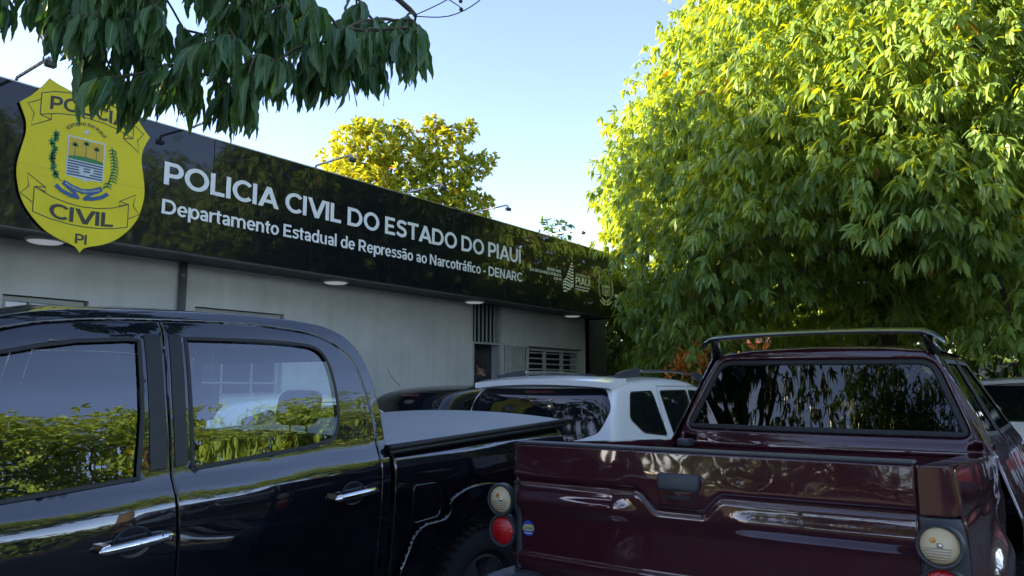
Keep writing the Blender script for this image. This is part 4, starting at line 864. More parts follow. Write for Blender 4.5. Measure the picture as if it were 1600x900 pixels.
TIPS += [(-2.68,1.71,3.0),(-2.49,2.34,3.17),(-2.48,2.42,3.19),(-2.73,2.0,3.36),(-2.91,2.34,3.34),(-3.03,1.42,3.09),(-3.06,2.05,2.87),(-2.82,2.43,3.22),(-3.76,1.66,3.43),(-2.32,1.9,3.0),(-3.09,1.61,3.2),(-2.89,2.58,3.34),(-2.37,2.26,3.1),(-2.94,1.91,3.39),(-2.51,2.46,3.2),(-3.97,1.81,3.37),(-2.95,1.44,3.18),(-2.55,1.74,3.18),(-2.91,1.93,2.8),(-2.71,1.63,2.84),(-2.99,2.12,3.42),(-2.4,2.48,3.2),(-2.63,1.92,3.23),(-2.02,2.16,2.91),(-2.47,2.0,2.82),(-2.72,1.99,3.35),(-3.0,2.34,3.29),(-4.0,1.75,3.53),(-2.78,1.99,3.13),(-1.95,2.07,2.86),(-2.52,2.23,3.07),(-3.2,1.59,3.08),(-3.1,1.36,2.97),(-2.84,2.47,3.32),(-2.74,2.44,3.17),(-3.25,1.69,2.97),(-3.24,1.66,2.82),(-3.02,1.78,2.86),(-3.08,2.38,3.57),(-3.86,2.0,3.73),(-3.98,1.93,3.13),(-2.44,1.78,3.17),(-3.52,1.75,3.28),(-2.07,2.15,2.93),(-2.52,1.76,3.11),(-2.49,1.75,2.79),(-3.32,2.1,3.12),(-2.8,1.67,2.75),(-3.03,2.47,3.24),(-2.56,1.67,3.11),(-3.08,2.09,3.41),(-3.24,1.42,2.98),(-3.63,1.46,3.38),(-2.6,1.82,3.02),(-3.04,1.99,2.83),(-2.77,2.81,3.44),(-2.47,2.38,3.07),(-2.51,1.73,2.64),(-2.61,1.98,3.06),(-2.33,1.92,2.87),(-2.71,2.17,3.21),(-2.91,2.18,3.49),(-2.88,1.69,2.79),(-2.65,2.39,3.07),(-2.55,2.43,3.22),(-2.75,2.03,3.04),(-3.73,1.59,3.45),(-3.28,1.57,3.33),(-2.56,1.65,2.85),(-2.85,2.46,3.25),(-3.79,1.53,3.26),(-2.58,2.72,3.21),(-3.23,1.44,3.13),(-2.36,2.05,2.98),(-4.06,1.81,3.67),(-3.74,1.73,3.02),(-3.24,1.64,2.78),(-3.35,1.84,2.91),(-3.07,1.84,2.8),(-2.98,1.94,2.77),(-2.82,1.94,2.72),(-2.86,2.11,2.93),(-2.54,2.04,2.83),(-2.44,2.13,2.87),(-2.42,2.34,2.94),(-2.17,2.28,2.92),(-2.24,2.41,3.09)]
leaves = []; kt = MB(); q = random.Random(77)
TIPS += [(-3.47,1.78,3.27),(-3.29,2.09,3.55),(-2.72,2.18,3.28),(-3.18,1.7,3.42),(-3.18,2.17,3.61),(-2.89,1.55,3.16),(-2.78,2.54,3.36),(-2.78,1.94,3.38),(-3.4,2.19,3.68),(-3.43,2.02,3.59),(-3.34,1.68,3.09),(-2.96,1.98,3.34),(-3.67,1.9,3.67),(-3.02,1.63,3.04),(-2.73,2.45,3.24),(-2.93,2.27,3.36),(-3.69,1.84,3.45),(-3.65,1.93,3.28),(-3.07,1.87,3.31),(-3.03,1.82,3.04),(-3.7,1.71,3.56),(-2.53,2.3,3.28),(-2.75,1.85,3.06),(-3.01,2.1,3.32),(-3.61,1.44,3.32),(-3.64,1.67,3.39),(-3.34,1.36,3.2),(-3.48,1.57,3.2),(-3.96,1.74,3.44)]
nodes = [(p, Vector((0,0,0))) for p in limbpts]
TIPS.sort(key=lambda t: min((Vector(t)-p).length for p in limbpts))
for tp in TIPS:
    c = Vector(tp); nl = q.randint(9, 13)
    b, _ = min(nodes, key=lambda n_: (n_[0]-c).length+(.6*(c.z-n_[0].z) if n_[0].z < c.z else 0)+(0 if (n_[0]-c).length > .06 else 1)); L__ = (c-b).length
    jit = Vector((q.uniform(-1,1),q.uniform(-1,1),q.uniform(-.3,1)))*L__*.16; mid = b.lerp(c, .55)+jit+Vector((0,0,.05*L__)); kt.tube(catmull([b, mid, c], 4), [.0065]*4+[.0052]*4+[.004], 6); nodes += [(c, None), (mid, None)]
    ax = (c-mid).normalized()
    for i in range(nl):
        a = i*2.4+q.uniform(-.3,.3); rad = Vector((math.cos(a), math.sin(a), 0))
        d = (rad*q.uniform(.12,.62)+ax*.25+Vector((0,0,-1))*q.uniform(.7,1.3)).normalized(); l = q.uniform(.13,.215); side = d.cross(rad+Vector((q.uniform(-.4,.4),q.uniform(-.4,.4),.2))).normalized(); nz = d.cross(side).normalized()
        if nz.dot(rad) < 0: side = -side; nz = -nz
        mt = Matrix((d, side, nz)).transposed().to_4x4() @ Matrix.Diagonal((l, l*q.uniform(.85,1.2), l, 1)); mt.translation = c+rad*.012+ax*q.uniform(-.05,.01)
        leaves.append((mt, q.randrange(10)))
tag(kt.build('twig', M['twig'], NT, smooth=True), kind='stuff')
CAMP = Vector((0,0,1.5)); fw = Vector((-math.sin(R(35.629)), math.cos(R(35.629)), 0))
# those nearest the viewer become parts of their own, the rest one mass
order = sorted(range(len(leaves)), key=lambda i: (leaves[i][0].translation-CAMP).length)
for i in order[:295]:
    mt, k_ = leaves[i]; o = bpy.data.objects.new('leaf', LM[k_]); link(o, NT); mt2 = mt.copy(); mt2.translation = mt.translation-NT.location; o.matrix_local = mt2
bm = bmesh.new(); ul = bm.loops.layers.uv.new('UVMap')
VV = []; FF = []; UU = []; TT = []
for i in order[295:]:
    mt, k_ = leaves[i]; me = LM[k_]; n = len(VV); VV += [tuple(mt @ v.co) for v in me.vertices]; t_ = q.uniform(.1,.8)
    for p in me.polygons:
        FF.append(tuple(n+j for j in p.vertices)); UU += [tuple(me.uv_layers[0].data[li].uv) for li in p.loop_indices]; TT.append(t_)
bm.free()
o = mesh_obj('leaf_mass', VV, FF, M['mango_near'], NT, True); ul = o.data.uv_layers.new(name='UVMap'); ul.data.foreach_set('uv', np.array(UU, np.float32).ravel()); tn = o.data.attributes.new('tint','FLOAT','FACE'); tn.data.foreach_set('value', np.array(TT, np.float32)); tag(o, kind='stuff')
# bare flower stalks with tiny fruits at the branch end
k = MB(); fr = MB()
for pts in ([(-2.42,2.56,3.26),(-2.25,2.62,3.32),(-2.13,2.68,3.42),(-2.08,2.70,3.50)], [(-2.42,2.56,3.26),(-2.28,2.66,3.26),(-2.17,2.75,3.34),(-2.10,2.8,3.46)], [(-2.25,2.62,3.32),(-2.19,2.62,3.27),(-2.17,2.62,3.25)], [(-2.5,2.5,3.34),(-2.48,2.5,3.45),(-2.42,2.48,3.55)]):
    k.tube(catmull(pts, 4), .0028, 6)
for p in ((-2.17,2.62,3.245),(-2.15,2.66,3.385),(-2.19,2.64,3.30),(-2.13,2.72,3.37),(-2.50,2.49,3.43)):
    b_ = bmesh.new(); bmesh.ops.create_icosphere(b_, subdivisions=2, radius=.010, matrix=Matrix.Translation(p)); fr.bm(b_)
k.build('flower_stalk', M['twig'], NT, smooth=True); tag(fr.build('fruit', M['fruit'], NT, smooth=True), kind='stuff')


# ================================================================ vehicles
def wheel(parent, x, y, z, Rr, w_, side, loc_name='wheel', tread=True, rim_r=None):
    """side=+1: outer face towards +X"""
    wh = empty(loc_name, (x, y, z)); wh.parent = parent; wh.location = Vector((x,y,z))-origin(parent)
    rr = rim_r or Rr*.60; h = w_/2
    k = MB(); k.lathe((x,y,z), (side,0,0), [(rr,-h*.8),(rr+.03,-h),(Rr-.05,-h),(Rr-.012,-h*.8),(Rr,-h*.55),(Rr,h*.55),(Rr-.012,h*.8),(Rr-.05,h),(rr+.03,h),(rr,h*.8)], 56, closed=True); ty = k.build('tyre', M['tyre'], wh, autos=35)
    if tread:
        k = MB(); n = 44
        for i in range(n):
            for j, xx in enumerate((-.36,-.12,.12,.36)):
                a = 2*math.pi*(i+.5*(j % 2))/n; c, s = math.cos(a), math.sin(a); da = .05*Rr; cx = x+xx*w_; b0 = len(k.v); hw = w_*.105
                for rr2 in (Rr-.004, Rr+.008):
                    for du, dx in ((-1,-1),(1,-1),(1,1),(-1,1)): k.v.append((cx+dx*hw+(du*.006), y+c*rr2-s*da*du, z+s*rr2+c*da*du))
                k.f += [(b0+4,b0+5,b0+6,b0+7),(b0,b0+1,b0+5,b0+4),(b0+1,b0+2,b0+6,b0+5),(b0+2,b0+3,b0+7,b0+6),(b0+3,b0,b0+4,b0+7)]
        tag(k.build('tread_block', M['tyre'], wh), kind='stuff')
    k = MB(); k.lathe((x,y,z), (side,0,0), [(rr+.004,h*.82),(rr-.012,h*.86),(rr-.02,h*.6),(rr-.04,h*.1),(.001,h*.05)], 40); 
    for i in range(6):
        a = 2*math.pi*i/6; c, s = math.cos(a), math.sin(a); k.add([(x+side*h*q_[0], y+c*q_[1]-s*q_[2], z+s*q_[1]+c*q_[2]) for q_ in ((.72,.05,-.035),(.72,.05,.035),(.80,rr-.015,.045),(.80,rr-.015,-.045),(.3,.05,-.035),(.3,.05,.035),(.3,rr-.015,.045),(.3,rr-.015,-.045))], [(0,1,2,3),(0,3,7,4),(1,5,6,2)])
    k.lathe((x,y,z), (side,0,0), [(.07,h*.3),(.07,h*.78),(.05,h*.84),(.001,h*.84)], 24)
    k.build('rim', M['rim'], wh, autos=40); return wh

# ---------------------------------------------------------------- black double-cab pickup, tail away from the viewer
BX = -2.60; BC = -3.48                      # near side plane, centre line
bt = empty('pickup_truck', (BC, 1.6, 0), 'glossy black double-cab pickup with grey soft bed cover, filling the lower left', 'pickup truck')
zb = lambda s: 1.21+.055*(s-1.5)            # window-sill height along the body (nose-down stance)
PRF = softcurve([(-.95,-.16),(-.85,-.10),(-.70,-.052),(-.52,-.018),(-.46,-.020),(-.42,-.012),(-.30,.0),(-.20,.002),(-.135,-.004),(-.105,-.012),(-.035,-.046),(0,-.055),(.10,-.078),(.20,-.107),(.30,-.140),(.40,-.178),(.47,-.208),(.53,-.245),(.58,-.30),(.62,-.42)], .008)
def bside(a, b): return (BX+PRF(b-zb(a))-.012*((a-1.7)/1.3)**2*(1 if a < 1.7 else .3), a, b)
PRB = softcurve([(-.95,-.13),(-.75,-.075),(-.55,-.03),(-.30,-.004),(-.18,.002),(-.08,-.004),(-.03,-.016),(0,-.05),(.02,-.14)], .010)
zrail = lambda s: 1.196+.033*(s-2.69)
def bbed(a, b): return (BX+PRB(b-zrail(a)), a, b)
FGL = [(1.03,1.146),(1.232,1.160),(1.466,1.178),(1.500,1.40),(1.524,1.672),(1.483,1.676),(1.30,1.661),(1.173,1.639),(1.057,1.612),(.86,1.49),(.66,1.32),(.50,1.135)]
RGL = catmull([(1.705,1.690),(2.033,1.695),(2.25,1.690),(2.345,1.672),(2.392,1.62),(2.408,1.52),(2.405,1.40),(2.385,1.31),(2.335,1.262),(2.196,1.236)], 4)+[(1.667,1.193),(1.68,1.40)]
DRIP = catmull([(.44,1.14),(.62,1.36),(.84,1.56),(1.00,1.655),(1.17,1.708),(1.40,1.738),(1.625,1.750),(1.85,1.757),(2.06,1.757),(2.30,1.738),(2.42,1.706),(2.50,1.660),(2.551,1.60),(2.582,1.47),(2.606,1.308)], 6)
FD = [(.42,.42),(.40,.80),(.39,1.07)]+[p for p in DRIP if p[0] < 1.620]+[(1.623,1.7495),(1.597,1.46),(1.583,1.177),(1.598,.834),(1.60,.42)]
RD = [(1.606,.42),(1.604,.834),(1.589,1.177),(1.603,1.46),(1.629,1.7502)]+[p for p in DRIP if p[0] > 1.632]+catmull([(2.606,1.300),(2.596,1.177),(2.594,1.0),(2.60,.62),(2.56,.50),(2.50,.42)], 3)
_dr = np.array(DRIP); _t = np.gradient(_dr, axis=0); _t /= np.linalg.norm(_t, axis=1)[:,None]; _up = _dr+np.stack([-_t[:,1], _t[:,0]], 1)*.0065
CS = [(2.607,.42),(2.602,.70),(2.601,1.0),(2.603,1.177)]+[tuple(p) for p in _up[::-1]]+[(.40,1.165)]+catmull([(.60,1.41),(.82,1.61),(1.0,1.712),(1.30,1.778),(1.76,1.803),(2.15,1.807),(2.38,1.790),(2.50,1.755),(2.574,1.70),(2.623,1.611),(2.645,1.5),(2.660,1.348),(2.662,1.2)], 5)+[(2.662,1.0),(2.665,.42)]
def ring(outer_off, inner_off, loop):
    a = resample(loop, .02); s = 1 if area(a) > 0 else -1
    if s < 0: a = a[::-1]
    return inset(a, -outer_off), inset(a, inner_off)
for side in (0, 1):
    mx_ = None if side == 0 else BC
    fd = panel('front_door', FD, [FGL], bside, M['black_paint'], bt, step=.035, roll=.006, thick=.03, mirror=mx_)
    rd = panel('rear_door', RD, [RGL], bside, M['black_paint'], bt, step=.035, roll=.006, thick=.03, mirror=mx_)
    panel('cab_side', CS, [], bside, M['black_paint'], bt, step=.02, roll=.006, thick=.03, mirror=mx_)
    for nm, dr, gl in (('f', fd, FGL), ('r', rd, RGL)):
        o_, i_ = ring(.004, .012, gl)
        panel('window_seal', [tuple(p) for p in o_], [[tuple(p) for p in i_]], bside, M['rubber'], dr, step=.018, roll=.003, thick=.022, off=.003, mirror=mx_)
        panel('window_pane', [tuple(p) for p in inset(ring(0,0,gl)[0], .010)], [], bside, M['glass'], dr, step=.06, roll=0, thick=0, off=-.010, mirror=mx_)
        
    panel('pillar_trim', rounded([(1.505,1.20),(1.573,1.205),(1.586,1.46),(1.605,1.695),(1.541,1.692),(1.522,1.42)], .006, 3), [], bside, M['trim'], fd, step=.018, roll=.002, thick=.006, off=.004, mirror=mx_)
    panel('pillar_trim', rounded([(1.602,1.207),(1.651,1.212),(1.664,1.42),(1.690,1.700),(1.639,1.697),(1.615,1.46)], .006, 3), [], bside, M['trim'], rd, step=.018, roll=.002, thick=.006, off=.004, mirror=mx_)
    # door handles over round recesses
    for nm, dr, (ca, cb), (h0, h1), tilt in (('f', fd, (1.430,.978), (1.305,1.568), .012), ('r', rd, (2.420,1.030), (2.292,2.548), .010)):
        sgn = 1 if side == 0 else -1; fx = lambda x: x if side == 0 else 2*BC-x
        cup = MB(); n = 40
        prof = [(1.0,.0045),(.96,.0065),(.90,.002),(.80,-.010),(.6,-.020),(.3,-.024),(.0,-.025)]; v = []
        for rr_, dz in prof:
            for k_ in range(n):
                a = 2*math.pi*k_/n; p = bside(ca+.070*rr_*math.cos(a), cb+.052*rr_*math.sin(a)); v.append((fx(p[0]+max(dz, -.001) if rr_ > .85 else p[0]+.0016+dz*.0), p[1], p[2]))
        # the recess is a dark glossy dish set into the skin
        f = []
        for i in range(len(prof)-1):
            for k_ in range(n): f.append((i*n+k_, i*n+(k_+1) % n, (i+1)*n+(k_+1) % n, (i+1)*n+k_))
        cup.add(v, f); cup.build('handle_recess', M['grey_paint'], dr, smooth=True)
        k = MB(); m_ = 14; sec = []
        for i in range(m_+1):
            t = i/m_; yy = h0+(h1-h0)*t; zz = cb-.004+(t-.5)*(h1-h0)*.06+.002*math.sin(t*3.14); tk = (.0085+.0085*math.sin(math.pi*min(1,max(0,t)))**.5); hh_ = .0165*(1-.25*abs(2*t-1)**3); out = .030+.006*math.sin(t*math.pi)
            if i in (0, m_): hh_ *= .35; tk *= .4
            p = bside(yy, zz)[0]+out; ringp = []
            for j in range(14):
                a = 2*math.pi*j/14; ringp.append((fx(p+math.cos(a)*tk), yy, zz+math.sin(a)*hh_))
            sec.append(ringp)
        vv = [q_ for r_ in sec for q_ in r_]; ff = []
        for i in range(m_):
            for j in range(14): ff.append((i*14+j, i*14+(j+1) % 14, (i+1)*14+(j+1) % 14, (i+1)*14+j))
        ff.append(tuple(range(14))); ff.append(tuple((m_)*14+j for j in range(14))[::-1])
        k.add(vv, ff)
        for yy in (h0+.022, h1-.035):
            p = bside(yy, cb)[0]; k.box(min(fx(p-.002),fx(p+.03)), max(fx(p-.002),fx(p+.03)), yy-.014, yy+.014, cb-.012, cb+.010)
        hd = k.build('handle', M['chrome'], dr, autos=50)
        if nm == 'f':
            p = bside(h1-.028, cb)[0]+.0455; k = MB(); k.lathe((fx(p), h1-.030, cb+.004), (sgn,0,0), [(.0075,-.01),(.0075,.0015),(.0055,.0015),(.005,-.0005),(.0005,-.0005)], 18); k.build('lock_cylinder', M['rim'], dr, autos=40)
            box('handle_joint', M['rubber'], dr, min(fx(p-.012),fx(p+.0012)), max(fx(p-.012),fx(p+.0012)), h1-.056, h1-.0545, cb-.012, cb+.017)
    # bed side
    bo = [(2.690,.60),(2.690,zrail(2.69)+.008),(4.13,zrail(4.13)+.008),(4.17,zrail(4.17)),(4.20,1.16),(4.205,.95),(4.20,.62),(3.90,.60)]+[(3.385+.50*math.cos(R(a)), .40+.50*math.sin(R(a))) for a in range(20, 161, 10)]+[(2.80,.60)]
    fuel = rounded([(2.812,.845),(2.812,1.030),(3.008,1.030),(3.022,.855)], .035, 5)
    bp_ = panel('bed_side', bo, [fuel] if side == 0 else [], bbed, M['black_paint'], bt, step=.035, roll=.007, thick=.03, mirror=mx_)
    if side == 0: panel('fuel_flap', [tuple(p) for p in inset(ring(0,0,fuel)[0], .0045)], [], bbed, M['black_paint'], bt, step=.04, roll=.007, thick=.01, off=-.003)
    # flared arch
    fo = catmull([(2.735,.50),(2.735,.613),(2.794,.751),(2.835,.805),(2.885,.832),(2.96,.836),(3.030,.842),(3.070,.872),(3.066,.915),(3.10,.945),(3.20,.975),(3.32,.985),(3.46,.975),(3.62,.93),(3.78,.84),(3.90,.72),(3.98,.56),(4.0,.48)], 7)+[(3.385+.455*math.cos(R(a)), .38+.455*math.sin(R(a))) for a in range(12, 169, 8)]
    panel('wheel_arch', fo, [], lambda a, b: (bbed(a, b)[0]+.030+.012*math.exp(-((math.hypot(a-3.385, b-.38)-.47)/.05)**2), a, b), M['black_paint'], bt, step=.011, roll=.014, thick=.05, mirror=mx_)
    s_ = 1 if side == 0 else -1
    wheel(bt, BC+s_*.76, 3.385, .375, .375, .25, s_); wheel(bt, BC+s_*.76, .30-.0, .375, .375, .25, s_)
    # front wing, simple but full
    panel('front_wing', [(.385,.42),(.36,.80),(.355,1.07),(.34,1.10),(-.30,1.02),(-.75,.93),(-.90,.82),(-.90,.55),(-.30,.50)]+[(.0+.30+.0+.44*math.cos(R(a))-.0, .36+.44*math.sin(R(a))) for a in range(165, 14, -15)][:0]+[(-.05,.42)], [], lambda a, b: (BX-.005-.09*max(0,(.2-a)/1.1)**2+ (PRF(b-zb(a))*.6 if b > 1.0 else -.02*abs(b-.85)), a, b), M['black_paint'], bt, step=.06, roll=.01, thick=.02, mirror=mx_)
    # mirror
    mm = MB(); xx = BX+.16 if side == 0 else 2*BC-BX-.16
    mm.box(min(xx,xx-s_*.16)-.02, max(xx,xx-s_*.16)+.02, .50, .60, 1.13, 1.30, b=.03); mm.build('wing_mirror', M['black_paint'], bt, autos=40)
# roof skin
nu, nv_ = 26, 24; v = []; f = []; xe = BX-.30
for i in range(nu+1):
    a = .82+(2.60-.82)*i/nu; ze = interp(a, [.82,1.0,1.30,1.76,2.15,2.38,2.50,2.60], [1.60,1.705,1.775,1.80,1.805,1.79,1.755,1.665])
    for j in range(nv_+1):
        t = -1+2*j/nv_; hw = interp(a, [.82,1.3,2.3,2.6], [.56,.585,.585,.55]); crown = .040*(1-abs(t)**2.4); rib = .0025*math.cos(t*14)*(1 if abs(t) < .75 else 0)
        xs_ = BC-t*hw; edge = (bside(a, ze)[0]-BC)
        v.append((BC-t*(edge-.0), a, ze+crown-.001+rib*(1 if 1.2 < a < 2.4 else 0)))
for i in range(nu):
    for j in range(nv_): q_ = i*(nv_+1)+j; f.append((q_, q_+1, q_+nv_+2, q_+nv_+1))
rf = mesh_obj('roof', v, f, M['black_paint'], bt, True)
for p in rf.data.polygons: pass
# cab rear, windscreen, bonnet, grille, tail
k = MB(); k.box(2*BC-BX+.06, BX-.06, 2.63, 2.66, .45, 1.22); k.build('cab_rear_panel', M['black_paint'], bt)
def rearwin(a, b): return (a, 2.655-.10*((b-1.22)/.45), b)
panel('rear_window', rounded([(BC+.66,1.24),(BC+.55,1.62),(BC-.55,1.62),(BC-.66,1.24)], .05), [], rearwin, M['glass'], bt, step=.1, roll=0, thick=.004)
panel('rear_window_frame', [(BC+.80,1.2),(BC+.60,1.70),(BC-.60,1.70),(BC-.80,1.2)], [rounded([(BC+.66,1.24),(BC+.55,1.62),(BC-.55,1.62),(BC-.66,1.24)], .05)], rearwin, M['black_paint'], bt, step=.06, roll=0, thick=.02)
def screen(a, b): return (a, .36+(b-1.12)*1.02, b)
panel('windscreen', [(BC-.76,1.12),(BC+.76,1.12),(BC+.60,1.60),(BC-.60,1.60)], [], screen, M['glass'], bt, step=.1, roll=0, thick=.004)
k = MB(); n = 12; v = []; f = []
for i in range(n+1):
    a = -.92+1.30*i/n; zc = interp(a, [-.92,-.7,-.2,.38], [.84,.98,1.06,1.12]); 
    for j in range(n+1):
        t = -1+2*j/n; v.append((BC+t*(.80-.06*(1-i/n)), a, zc-.05*t*t))
for i in range(n):
    for j in range(n): q_ = i*(n+1)+j; f.append((q_, q_+1, q_+n+2, q_+n+1))
mesh_obj('bonnet', v, f, M['black_paint'], bt, True)
box('grille', M['plastic'], bt, BC-.5, BC+.5, -.96, -.9, .62, .86, b=.01); box('front_bumper', M['black_paint'], bt, BC-.85, BC+.85, -1.08, -.85, .38, .62, b=.05)
for s_ in (-1, 1): box('headlight', M['lamp_glass'], bt, BC+s_*.68-.14, BC+s_*.68+.14, -.95, -.82, .68, .86, b=.03)
def tailg(a, b): return (a, 4.235-.02*((a-BC)/.8)**2, b)
tg = panel('tailgate', rounded([(BC-.74,.68),(BC+.74,.68),(BC+.76,1.235),(BC-.76,1.235)], .02), [], tailg, M['black_paint'], bt, step=.08, roll=.01, thick=.03, mirror=BC); box('rear_bumper', M['chrome'], bt, BC-.86, BC+.86, 4.20, 4.40, .46, .64, b=.03)
for s_ in (-1, 1): box('tail_light', M['lens_red'], bt, BC+s_*.80-.055, BC+s_*.80+.055, 4.17, 4.235, .82, 1.19, b=.015)
box('chassis', M['rubber'], bt, BC-.62, BC+.62, -.8, 4.15, .30, .60); box('bed_floor', M['rubber'], bt, BC-.80, BC+.80, 2.68, 4.18, .62, .70)
box('bed_front_wall', M['black_paint'], bt, BC-.80, BC+.80, 2.672, 2.70, .62, 1.19)
# soft bed cover: sagging-taut vinyl over two hoops, with its edge rail
v = []; f = []; nu, nv_ = 30, 20
for i in range(nu+1):
    a = 2.655+(4.20-2.655)*i/nu
    for j in range(nv_+1):
        t = -1+2*j/nv_; z = 1.222+.043*(a-2.655)+.042*(1-abs(t)**2.2)-.004*math.sin((a-2.655)/1.545*math.pi*3)**2*(1-t*t)
        v.append((BC+t*.865, a, z))
for i in range(nu):
    for j in range(nv_): q_ = i*(nv_+1)+j; f.append((q_, q_+1, q_+nv_+2, q_+nv_+1))
cv = mesh_obj('bed_cover', v, f, M['vinyl'], bt, True)
for s_ in (-1, 1):
    k = MB(); pts = [(BC+s_*(.874), a, 1.212+.043*(a-2.655)) for a in (2.65,3.0,3.4,3.8,4.205)]; k.tube(pts, .0155, 10); k.tube([(p[0]+s_*.006, p[1], p[2]-.022) for p in pts], .011, 8); k.build('edge_rail', M['rubber'], cv, smooth=True)
k = MB(); k.tube([(BC+.874,4.205,1.279),(BC,4.215,1.315),(BC-.874,4.205,1.279)], .017, 10); k.build('edge_rail', M['rubber'], cv, smooth=True)
# cabin: floor, door cards, seats with headrests, dash
box('cabin_floor', M['cabin'], bt, BC-.78, BC+.78, .2, 2.62, .50, .56); box('dashboard', M['cabin'], bt, BC-.74, BC+.74, .35, .75, .75, 1.10, b=.05)
k = MB(); k.tube([(BC+.38+.19*math.cos(a*math.pi/12), .86-.05*math.sin(a*math.pi/12), 1.06+.18*math.sin(a*math.pi/12)) for a in range(25)], .014, 8); k.build('steering_wheel', M['cabin'], bt, smooth=True)
for s_ in (-1, 1): box('door_card', M['cabin'], bt, min(BC+s_*.78,BC+s_*.80), max(BC+s_*.78,BC+s_*.80), .42, 2.6, .5, 1.12)
k = MB(); k.add([(BC-.58,1.1,1.72),(BC+.58,1.1,1.72),(BC+.58,2.45,1.735),(BC-.58,2.45,1.735)], [(0,1,2,3)]); k.build('roof_lining', M['liner'], bt)
def seat(cx, y, wd, hr, z0=.56, top=1.28):
    st = empty('seat', (cx, y, z0)); st.parent = bt; st.location = Vector((cx, y, z0))-bt.location
    box('cushion', M['seat'], st, cx-wd/2, cx+wd/2, y-.50, y+.02, z0+.12, z0+.32, b=.05)
    k = MB(); bm = bmesh.new(); bmesh.ops.create_cube(bm, size=1)
    for v_ in bm.verts: v_.co = Vector((cx+v_.co.x*wd*(.92 if v_.co.z > 0 else 1), y+v_.co.y*.14+(v_.co.z+.5)*.16, z0+.25+(v_.co.z+.5)*(top-z0-.25)))
    bmesh.ops.bevel(bm, geom=bm.edges[:], offset=.06, segments=4, profile=.5, affect='EDGES'); k.bm(bm); k.build('seat_back', M['seat'], st, autos=40)
    for hx in hr:
        k = MB(); bm = bmesh.new(); bmesh.ops.create_cube(bm, size=1)
        for v_ in bm.verts: v_.co = Vector((hx+v_.co.x*.26, y+.16+v_.co.y*.11+v_.co.z*.03, top+.125+v_.co.z*.17))
        bmesh.ops.bevel(bm, geom=bm.edges[:], offset=.05, segments=4, profile=.5, affect='EDGES'); k.bm(bm); k.tube([(hx-.06,y+.16,top-.02),(hx-.06,y+.16,top+.08)], .006, 6); k.tube([(hx+.06,y+.16,top-.02),(hx+.06,y+.16,top+.08)], .006, 6); k.build('headrest', M['seat'], st, autos=40)
seat(BC+.37, 1.42, .50, (BC+.37,), top=1.30); seat(BC-.37, 1.42, .50, (BC-.37,), top=1.30)
seat(BC, 2.32, 1.30, (BC+.42, BC-.42), top=1.27)

# ---------------------------------------------------------------- maroon pickup, its tail towards the viewer
MC = -1.09
mt_ = empty('pickup_truck', (MC, 3.9, 0), 'dark maroon pickup seen from behind with round lamps and a black roof wing', 'pickup truck')
TY = 2.57
sst = lambda x, a, b: (lambda t: t*t*(3-2*t))(min(1, max(0, (x-a)/(b-a))))
def tgs(a, b):
    """rear face: position along Y over (x, z): embossed tailgate"""
    u = a-(-1.10); y = TY+.018*(u/.75)**2+.10*max(0, (b-1.135))**1.25
    # upper fold, groove that dips under the handle, lower crease, bottom lip
    au = abs(u+.03); zg = 1.125-.062*(1-sst(au, .075, .165))
    g = math.exp(-((b-zg)/.012)**2)*.010
    upper = sst(b, zg-.008, zg+.020)*-.010
    y += g+upper
    y += .020*(1-sst(b, .98, 1.045)) - .0
    y += -.010*math.exp(-((b-1.05)/.03)**2)*(sst(au, .14, .26))
    y -= .016*(1-sst(b, .835, .85)); y += .05*(1-sst(b, .70, .83))
    y += .0012*math.sin(u*9+b*5)*sst(b,1.13,1.2)
    return y
rearf = lambda a, b: (a, tgs(a, b), b)
L_, Rt_ = -1.822, -.387
tg = panel('tailgate', [(L_-.036,.60),(L_-.036,.84),(L_-.020,1.125),(L_,1.268),(Rt_,1.266),(Rt_,1.12),(Rt_+.0,.84),(Rt_+.0,.60)], [], lambda a, b: rearf(a, b), M['maroon_paint'], mt_, step=.0085, roll=.006, thick=.03)
k = MB(); k.box(L_-.002, Rt_, TY+.008, TY+.075, 1.2675, 1.279, b=.004); k.build('top_cap', M['plastic'], tg, autos=40)
# handle: recessed bezel and pull lever
k = MB(); outer = rounded([(-1.205,1.142),(-1.19,1.085),(-1.045,1.085),(-1.03,1.142),(-1.03,1.19),(-1.205,1.19)], .015, 4)
panel('handle_bezel', outer, [], lambda a, b: (a, tgs(a, 1.165)-.005, b), M['maroon_paint'], tg, step=.015, roll=.005, thick=.01)
hb = MB(); bm = bmesh.new(); bmesh.ops.create_cube(bm, size=1)
for v_ in bm.verts: v_.co = Vector((-1.119+v_.co.x*(.158 if v_.co.z > 0 else .150), TY-.018+v_.co.y*.030-(.006 if v_.co.z < 0 else 0), 1.168+v_.co.z*.058))
bmesh.ops.bevel(bm, geom=bm.edges[:], offset=.011, segments=3, profile=.5, affect='EDGES'); hb.bm(bm); hb.build('handle', M['plastic'], tg, autos=40)
box('handle_slot', M['rubber'], tg, -1.165, -1.078, TY-.0145, TY-.0125, 1.105, 1.122, b=.0006)
k = MB(); c_ = [(-1.786+.029*math.cos(a*math.pi/16), .938+.030*math.sin(a*math.pi/16)) for a in range(32)]
yf = lambda a, b, d: (a, tgs(a, b)-.0012-d, b)
v = [yf(a, b, 0) for a, b in c_]; stk = mesh_obj('round_sticker', v, [tuple(range(32))], M['sticker_blue'], tg)
v = [yf(a, b, .0006) for a, b in ((-1.813,.944),(-1.80,.952),(-1.775,.953),(-1.759,.949),(-1.759,.932),(-1.775,.928),(-1.80,.927),(-1.813,.931))]; mesh_obj('sticker_band', v, [tuple(range(8))], M['sticker_yellow'], stk)
